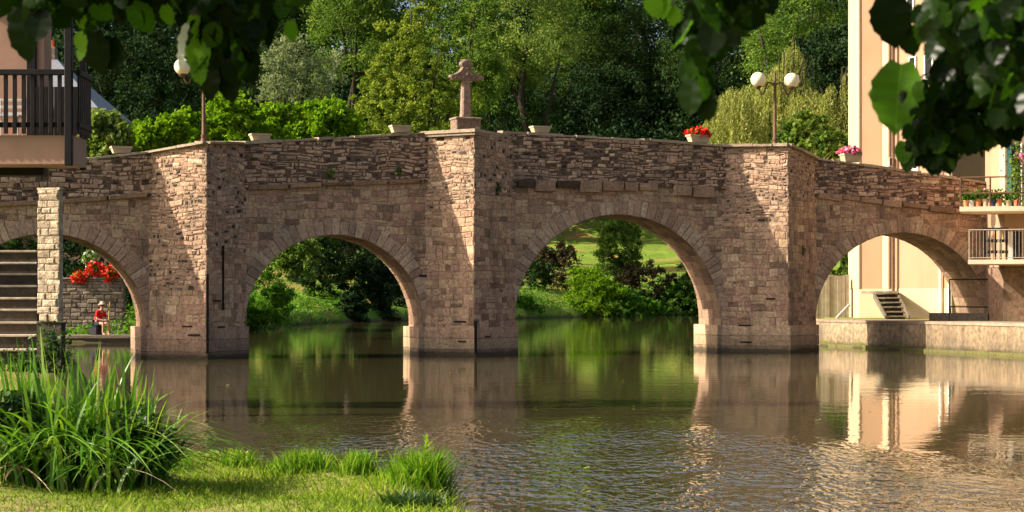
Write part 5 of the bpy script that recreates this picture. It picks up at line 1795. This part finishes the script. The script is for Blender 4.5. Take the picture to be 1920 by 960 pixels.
lean = np.where(up_, rng.uniform(.04, .25, n_), rng.uniform(.45, 1.05, n_))
z = ground_z(np.stack([ax, ay], 1)) - .02
tint = np.clip(np.where(rng.uniform(0, 1, n_) < .12, rng.uniform(.9, 1, n_), rng.uniform(0, .85, n_)), 0, 1)
V, Q, T = blades(np.stack([ax, ay, z], 1), hgt, rng.uniform(.02, .042, n_), ldir, lean, 12, .82, tint)
np_mesh("leaves", V, Q, T, L['iris'], iris)
k_ = rng.choice(n_, 60, False)
V, Q, T = blades(np.stack([ax[k_], ay[k_] - .1, z[k_]], 1), hgt[k_] * rng.uniform(.4, .8, 60), rng.uniform(.012, .022, 60), rng.uniform(0, 6.28, 60), rng.uniform(.6, 1.3, 60), 8, .9)
np_mesh("dead_leaves", V, Q, T, M['straw'], iris)
C = []
for (px, py, s, k) in ((10, 835, .2, 900), (80, 848, .22, 900), (150, 845, .2, 900), (220, 845, .2, 900), (285, 840, .17, 800), (20, 760, .2, 800), (60, 800, .2, 700), (255, 800, .16, 600)):
    c = at(px, py, 13.85)
    C.append(np.array(c) + rng.normal(0, .5, (k, 3)) * np.array([s, .16, s * .75]))
C = np.concatenate(C); C = C[(C[:, 2] > ic.z) & (C[:, 2] < 1.12)]
V, Q = leaf_quads(C, .05, .7, up=.5)
herb = empty("leafy_herb", ic + Vector((-.3, -.1, 0)), "dark small-leaved herb growing through the foot of the sword-leaved clump", "plant")
np_mesh("leaves", V, Q, rng.uniform(0, 1, len(Q)) ** 1.3, L['herb'], herb)

# ------------------------------------------------------------------ linden branches hanging into the view
LS = 11


def big_leaves(C, D_, Nn, size, rnd):
    """full leaf blades: C base points, D_ tip directions, Nn normals"""
    n_ = len(C)
    D_ = D_ / np.linalg.norm(D_, axis=1, keepdims=True)
    Nn = Nn - D_ * np.sum(Nn * D_, 1, keepdims=True); Nn /= np.linalg.norm(Nn, axis=1, keepdims=True) + 1e-9
    B_ = np.cross(D_, Nn)
    size = size[:, None]
    curl = rng.uniform(-.05, .3, n_)[:, None]
    V = []
    for k in range(LS + 1):
        t = k / LS
        w = .46 * (math.sin(math.pi * min(1, t * .92 + .08)) ** .7) * (1 - .3 * t) + (.016 if k % 2 else -.016) * (0 < k < LS)
        if k == LS: w = .0
        if k == LS - 1: w = .10
        if k == 0: w = .16
        y = t * 1.0 - (.06 if k == 0 else 0)
        wav = .03 * np.sin(k * 1.9 + size * 90)
        mid = C + D_ * size * t - Nn * size * curl * t * t
        edge = C + D_ * size * y - Nn * size * curl * t * t
        rw = .014 * (1 - t) + .003
        V += [edge + B_ * size * w + Nn * size * (.16 * w + wav), mid + B_ * size * rw, mid - B_ * size * rw, edge - B_ * size * w + Nn * size * (.16 * w - wav)]
    V = np.stack(V, 1)
    q, dt = [], []
    for k in range(LS):
        a_ = 4 * k
        q += [[a_, a_ + 1, a_ + 5, a_ + 4], [a_ + 1, a_ + 2, a_ + 6, a_ + 5], [a_ + 2, a_ + 3, a_ + 7, a_ + 6]]
        dt += [-.010 if k % 2 else .008, .05, .010 if k % 2 else -.008]
    q = np.array(q)
    Q = (q[None] + (np.arange(n_) * 4 * (LS + 1))[:, None, None]).reshape(-1, 4)
    return V.reshape(-1, 3), Q, np.clip(np.repeat(rnd, len(q)) + np.tile(dt, n_), 0, 1)


def spray(regions, seed):
    """leaf base points in (px, py, rx, ry, n, Dmin, Dmax, size)"""
    C, S = [], []
    for (px, py, rx, ry, n_, d0, d1, sz) in regions:
        a_ = rng.uniform(0, 2 * math.pi, n_); r_ = np.sqrt(rng.uniform(0, 1, n_))
        x, y = px + np.cos(a_) * r_ * rx, py + np.sin(a_) * r_ * ry
        D = rng.uniform(d0, d1, n_)
        C.append(np.stack([(x - 960) * D / F, D, CZ - (y - YH) * D / F], 1)); S.append(sz * rng.uniform(.5, 1.15, n_))
    C = np.concatenate(C); S = np.concatenate(S); n_ = len(C)
    Dr = np.stack([rng.normal(0, .75, n_), rng.normal(0, .45, n_), -np.ones(n_)], 1)
    Nn = np.stack([rng.normal(0, .9, n_), -np.ones(n_) * .6 + rng.normal(0, .6, n_), .5 + rng.normal(0, .5, n_)], 1)
    return C, Dr, Nn, S


def shade_canopy(n_, c, r):  # unseen crown leaves above the frame, added to keep sun off the sprays
    C = np.array(c) + unit(n_) * rng.uniform(.2, 1, (n_, 1)) ** .5 * np.array(r)
    Dr = unit(n_) + np.array([0, 0, -.8]); Nn = unit(n_) + np.array([0, 0, 1.0])
    return C, Dr, Nn, rng.uniform(.07, .12, n_)


def linden(label, trunk_xy, regions, extra, shade_canopies, nodes):
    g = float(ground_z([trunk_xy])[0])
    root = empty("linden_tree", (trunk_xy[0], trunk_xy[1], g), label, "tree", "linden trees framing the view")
    parts = [spray(regions, 0)] + [shade_canopy(*c) for c in shade_canopies]
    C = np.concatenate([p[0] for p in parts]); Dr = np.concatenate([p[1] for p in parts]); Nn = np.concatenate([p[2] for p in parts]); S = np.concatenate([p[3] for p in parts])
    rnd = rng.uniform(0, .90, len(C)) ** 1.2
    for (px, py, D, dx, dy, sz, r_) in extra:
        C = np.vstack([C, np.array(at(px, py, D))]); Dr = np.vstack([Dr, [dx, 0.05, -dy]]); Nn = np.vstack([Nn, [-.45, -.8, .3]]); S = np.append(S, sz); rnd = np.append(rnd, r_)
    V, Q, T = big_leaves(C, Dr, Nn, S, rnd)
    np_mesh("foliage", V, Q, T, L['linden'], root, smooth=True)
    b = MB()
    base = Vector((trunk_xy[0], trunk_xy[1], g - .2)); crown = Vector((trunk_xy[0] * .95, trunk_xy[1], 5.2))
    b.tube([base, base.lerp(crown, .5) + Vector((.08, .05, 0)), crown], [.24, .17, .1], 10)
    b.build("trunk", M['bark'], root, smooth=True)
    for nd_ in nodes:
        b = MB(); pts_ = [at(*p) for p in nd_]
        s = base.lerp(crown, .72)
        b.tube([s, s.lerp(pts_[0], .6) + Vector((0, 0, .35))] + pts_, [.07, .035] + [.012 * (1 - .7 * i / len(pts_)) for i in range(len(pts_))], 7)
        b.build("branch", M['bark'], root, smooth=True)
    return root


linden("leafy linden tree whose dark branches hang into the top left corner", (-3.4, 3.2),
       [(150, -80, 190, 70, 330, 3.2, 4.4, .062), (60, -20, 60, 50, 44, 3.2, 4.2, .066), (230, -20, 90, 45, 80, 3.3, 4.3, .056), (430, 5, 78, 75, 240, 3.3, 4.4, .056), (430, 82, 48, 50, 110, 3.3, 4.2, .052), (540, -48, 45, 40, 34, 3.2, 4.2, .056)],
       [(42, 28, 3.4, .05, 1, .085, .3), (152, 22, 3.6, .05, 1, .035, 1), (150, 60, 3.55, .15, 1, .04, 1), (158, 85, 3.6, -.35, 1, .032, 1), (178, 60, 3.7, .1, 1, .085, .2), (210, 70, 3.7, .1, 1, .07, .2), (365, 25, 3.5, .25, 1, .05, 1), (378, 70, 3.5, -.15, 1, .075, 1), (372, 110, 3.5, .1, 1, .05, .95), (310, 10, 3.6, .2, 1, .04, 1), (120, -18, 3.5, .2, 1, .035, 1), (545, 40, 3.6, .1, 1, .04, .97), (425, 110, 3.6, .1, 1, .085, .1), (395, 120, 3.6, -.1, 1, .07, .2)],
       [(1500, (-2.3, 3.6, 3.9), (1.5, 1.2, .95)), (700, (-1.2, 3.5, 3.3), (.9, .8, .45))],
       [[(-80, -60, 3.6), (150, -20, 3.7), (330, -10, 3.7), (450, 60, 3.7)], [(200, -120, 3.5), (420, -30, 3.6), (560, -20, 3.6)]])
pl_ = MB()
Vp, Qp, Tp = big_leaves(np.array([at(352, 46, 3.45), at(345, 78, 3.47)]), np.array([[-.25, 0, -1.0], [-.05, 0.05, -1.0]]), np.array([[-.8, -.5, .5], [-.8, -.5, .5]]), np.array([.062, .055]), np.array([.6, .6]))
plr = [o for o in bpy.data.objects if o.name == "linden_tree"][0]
np_mesh("pale_leaf", Vp, Qp, Tp, L['palelf'], plr, smooth=True)["label"] = "leaf with its sunlit gloss painted whitish"

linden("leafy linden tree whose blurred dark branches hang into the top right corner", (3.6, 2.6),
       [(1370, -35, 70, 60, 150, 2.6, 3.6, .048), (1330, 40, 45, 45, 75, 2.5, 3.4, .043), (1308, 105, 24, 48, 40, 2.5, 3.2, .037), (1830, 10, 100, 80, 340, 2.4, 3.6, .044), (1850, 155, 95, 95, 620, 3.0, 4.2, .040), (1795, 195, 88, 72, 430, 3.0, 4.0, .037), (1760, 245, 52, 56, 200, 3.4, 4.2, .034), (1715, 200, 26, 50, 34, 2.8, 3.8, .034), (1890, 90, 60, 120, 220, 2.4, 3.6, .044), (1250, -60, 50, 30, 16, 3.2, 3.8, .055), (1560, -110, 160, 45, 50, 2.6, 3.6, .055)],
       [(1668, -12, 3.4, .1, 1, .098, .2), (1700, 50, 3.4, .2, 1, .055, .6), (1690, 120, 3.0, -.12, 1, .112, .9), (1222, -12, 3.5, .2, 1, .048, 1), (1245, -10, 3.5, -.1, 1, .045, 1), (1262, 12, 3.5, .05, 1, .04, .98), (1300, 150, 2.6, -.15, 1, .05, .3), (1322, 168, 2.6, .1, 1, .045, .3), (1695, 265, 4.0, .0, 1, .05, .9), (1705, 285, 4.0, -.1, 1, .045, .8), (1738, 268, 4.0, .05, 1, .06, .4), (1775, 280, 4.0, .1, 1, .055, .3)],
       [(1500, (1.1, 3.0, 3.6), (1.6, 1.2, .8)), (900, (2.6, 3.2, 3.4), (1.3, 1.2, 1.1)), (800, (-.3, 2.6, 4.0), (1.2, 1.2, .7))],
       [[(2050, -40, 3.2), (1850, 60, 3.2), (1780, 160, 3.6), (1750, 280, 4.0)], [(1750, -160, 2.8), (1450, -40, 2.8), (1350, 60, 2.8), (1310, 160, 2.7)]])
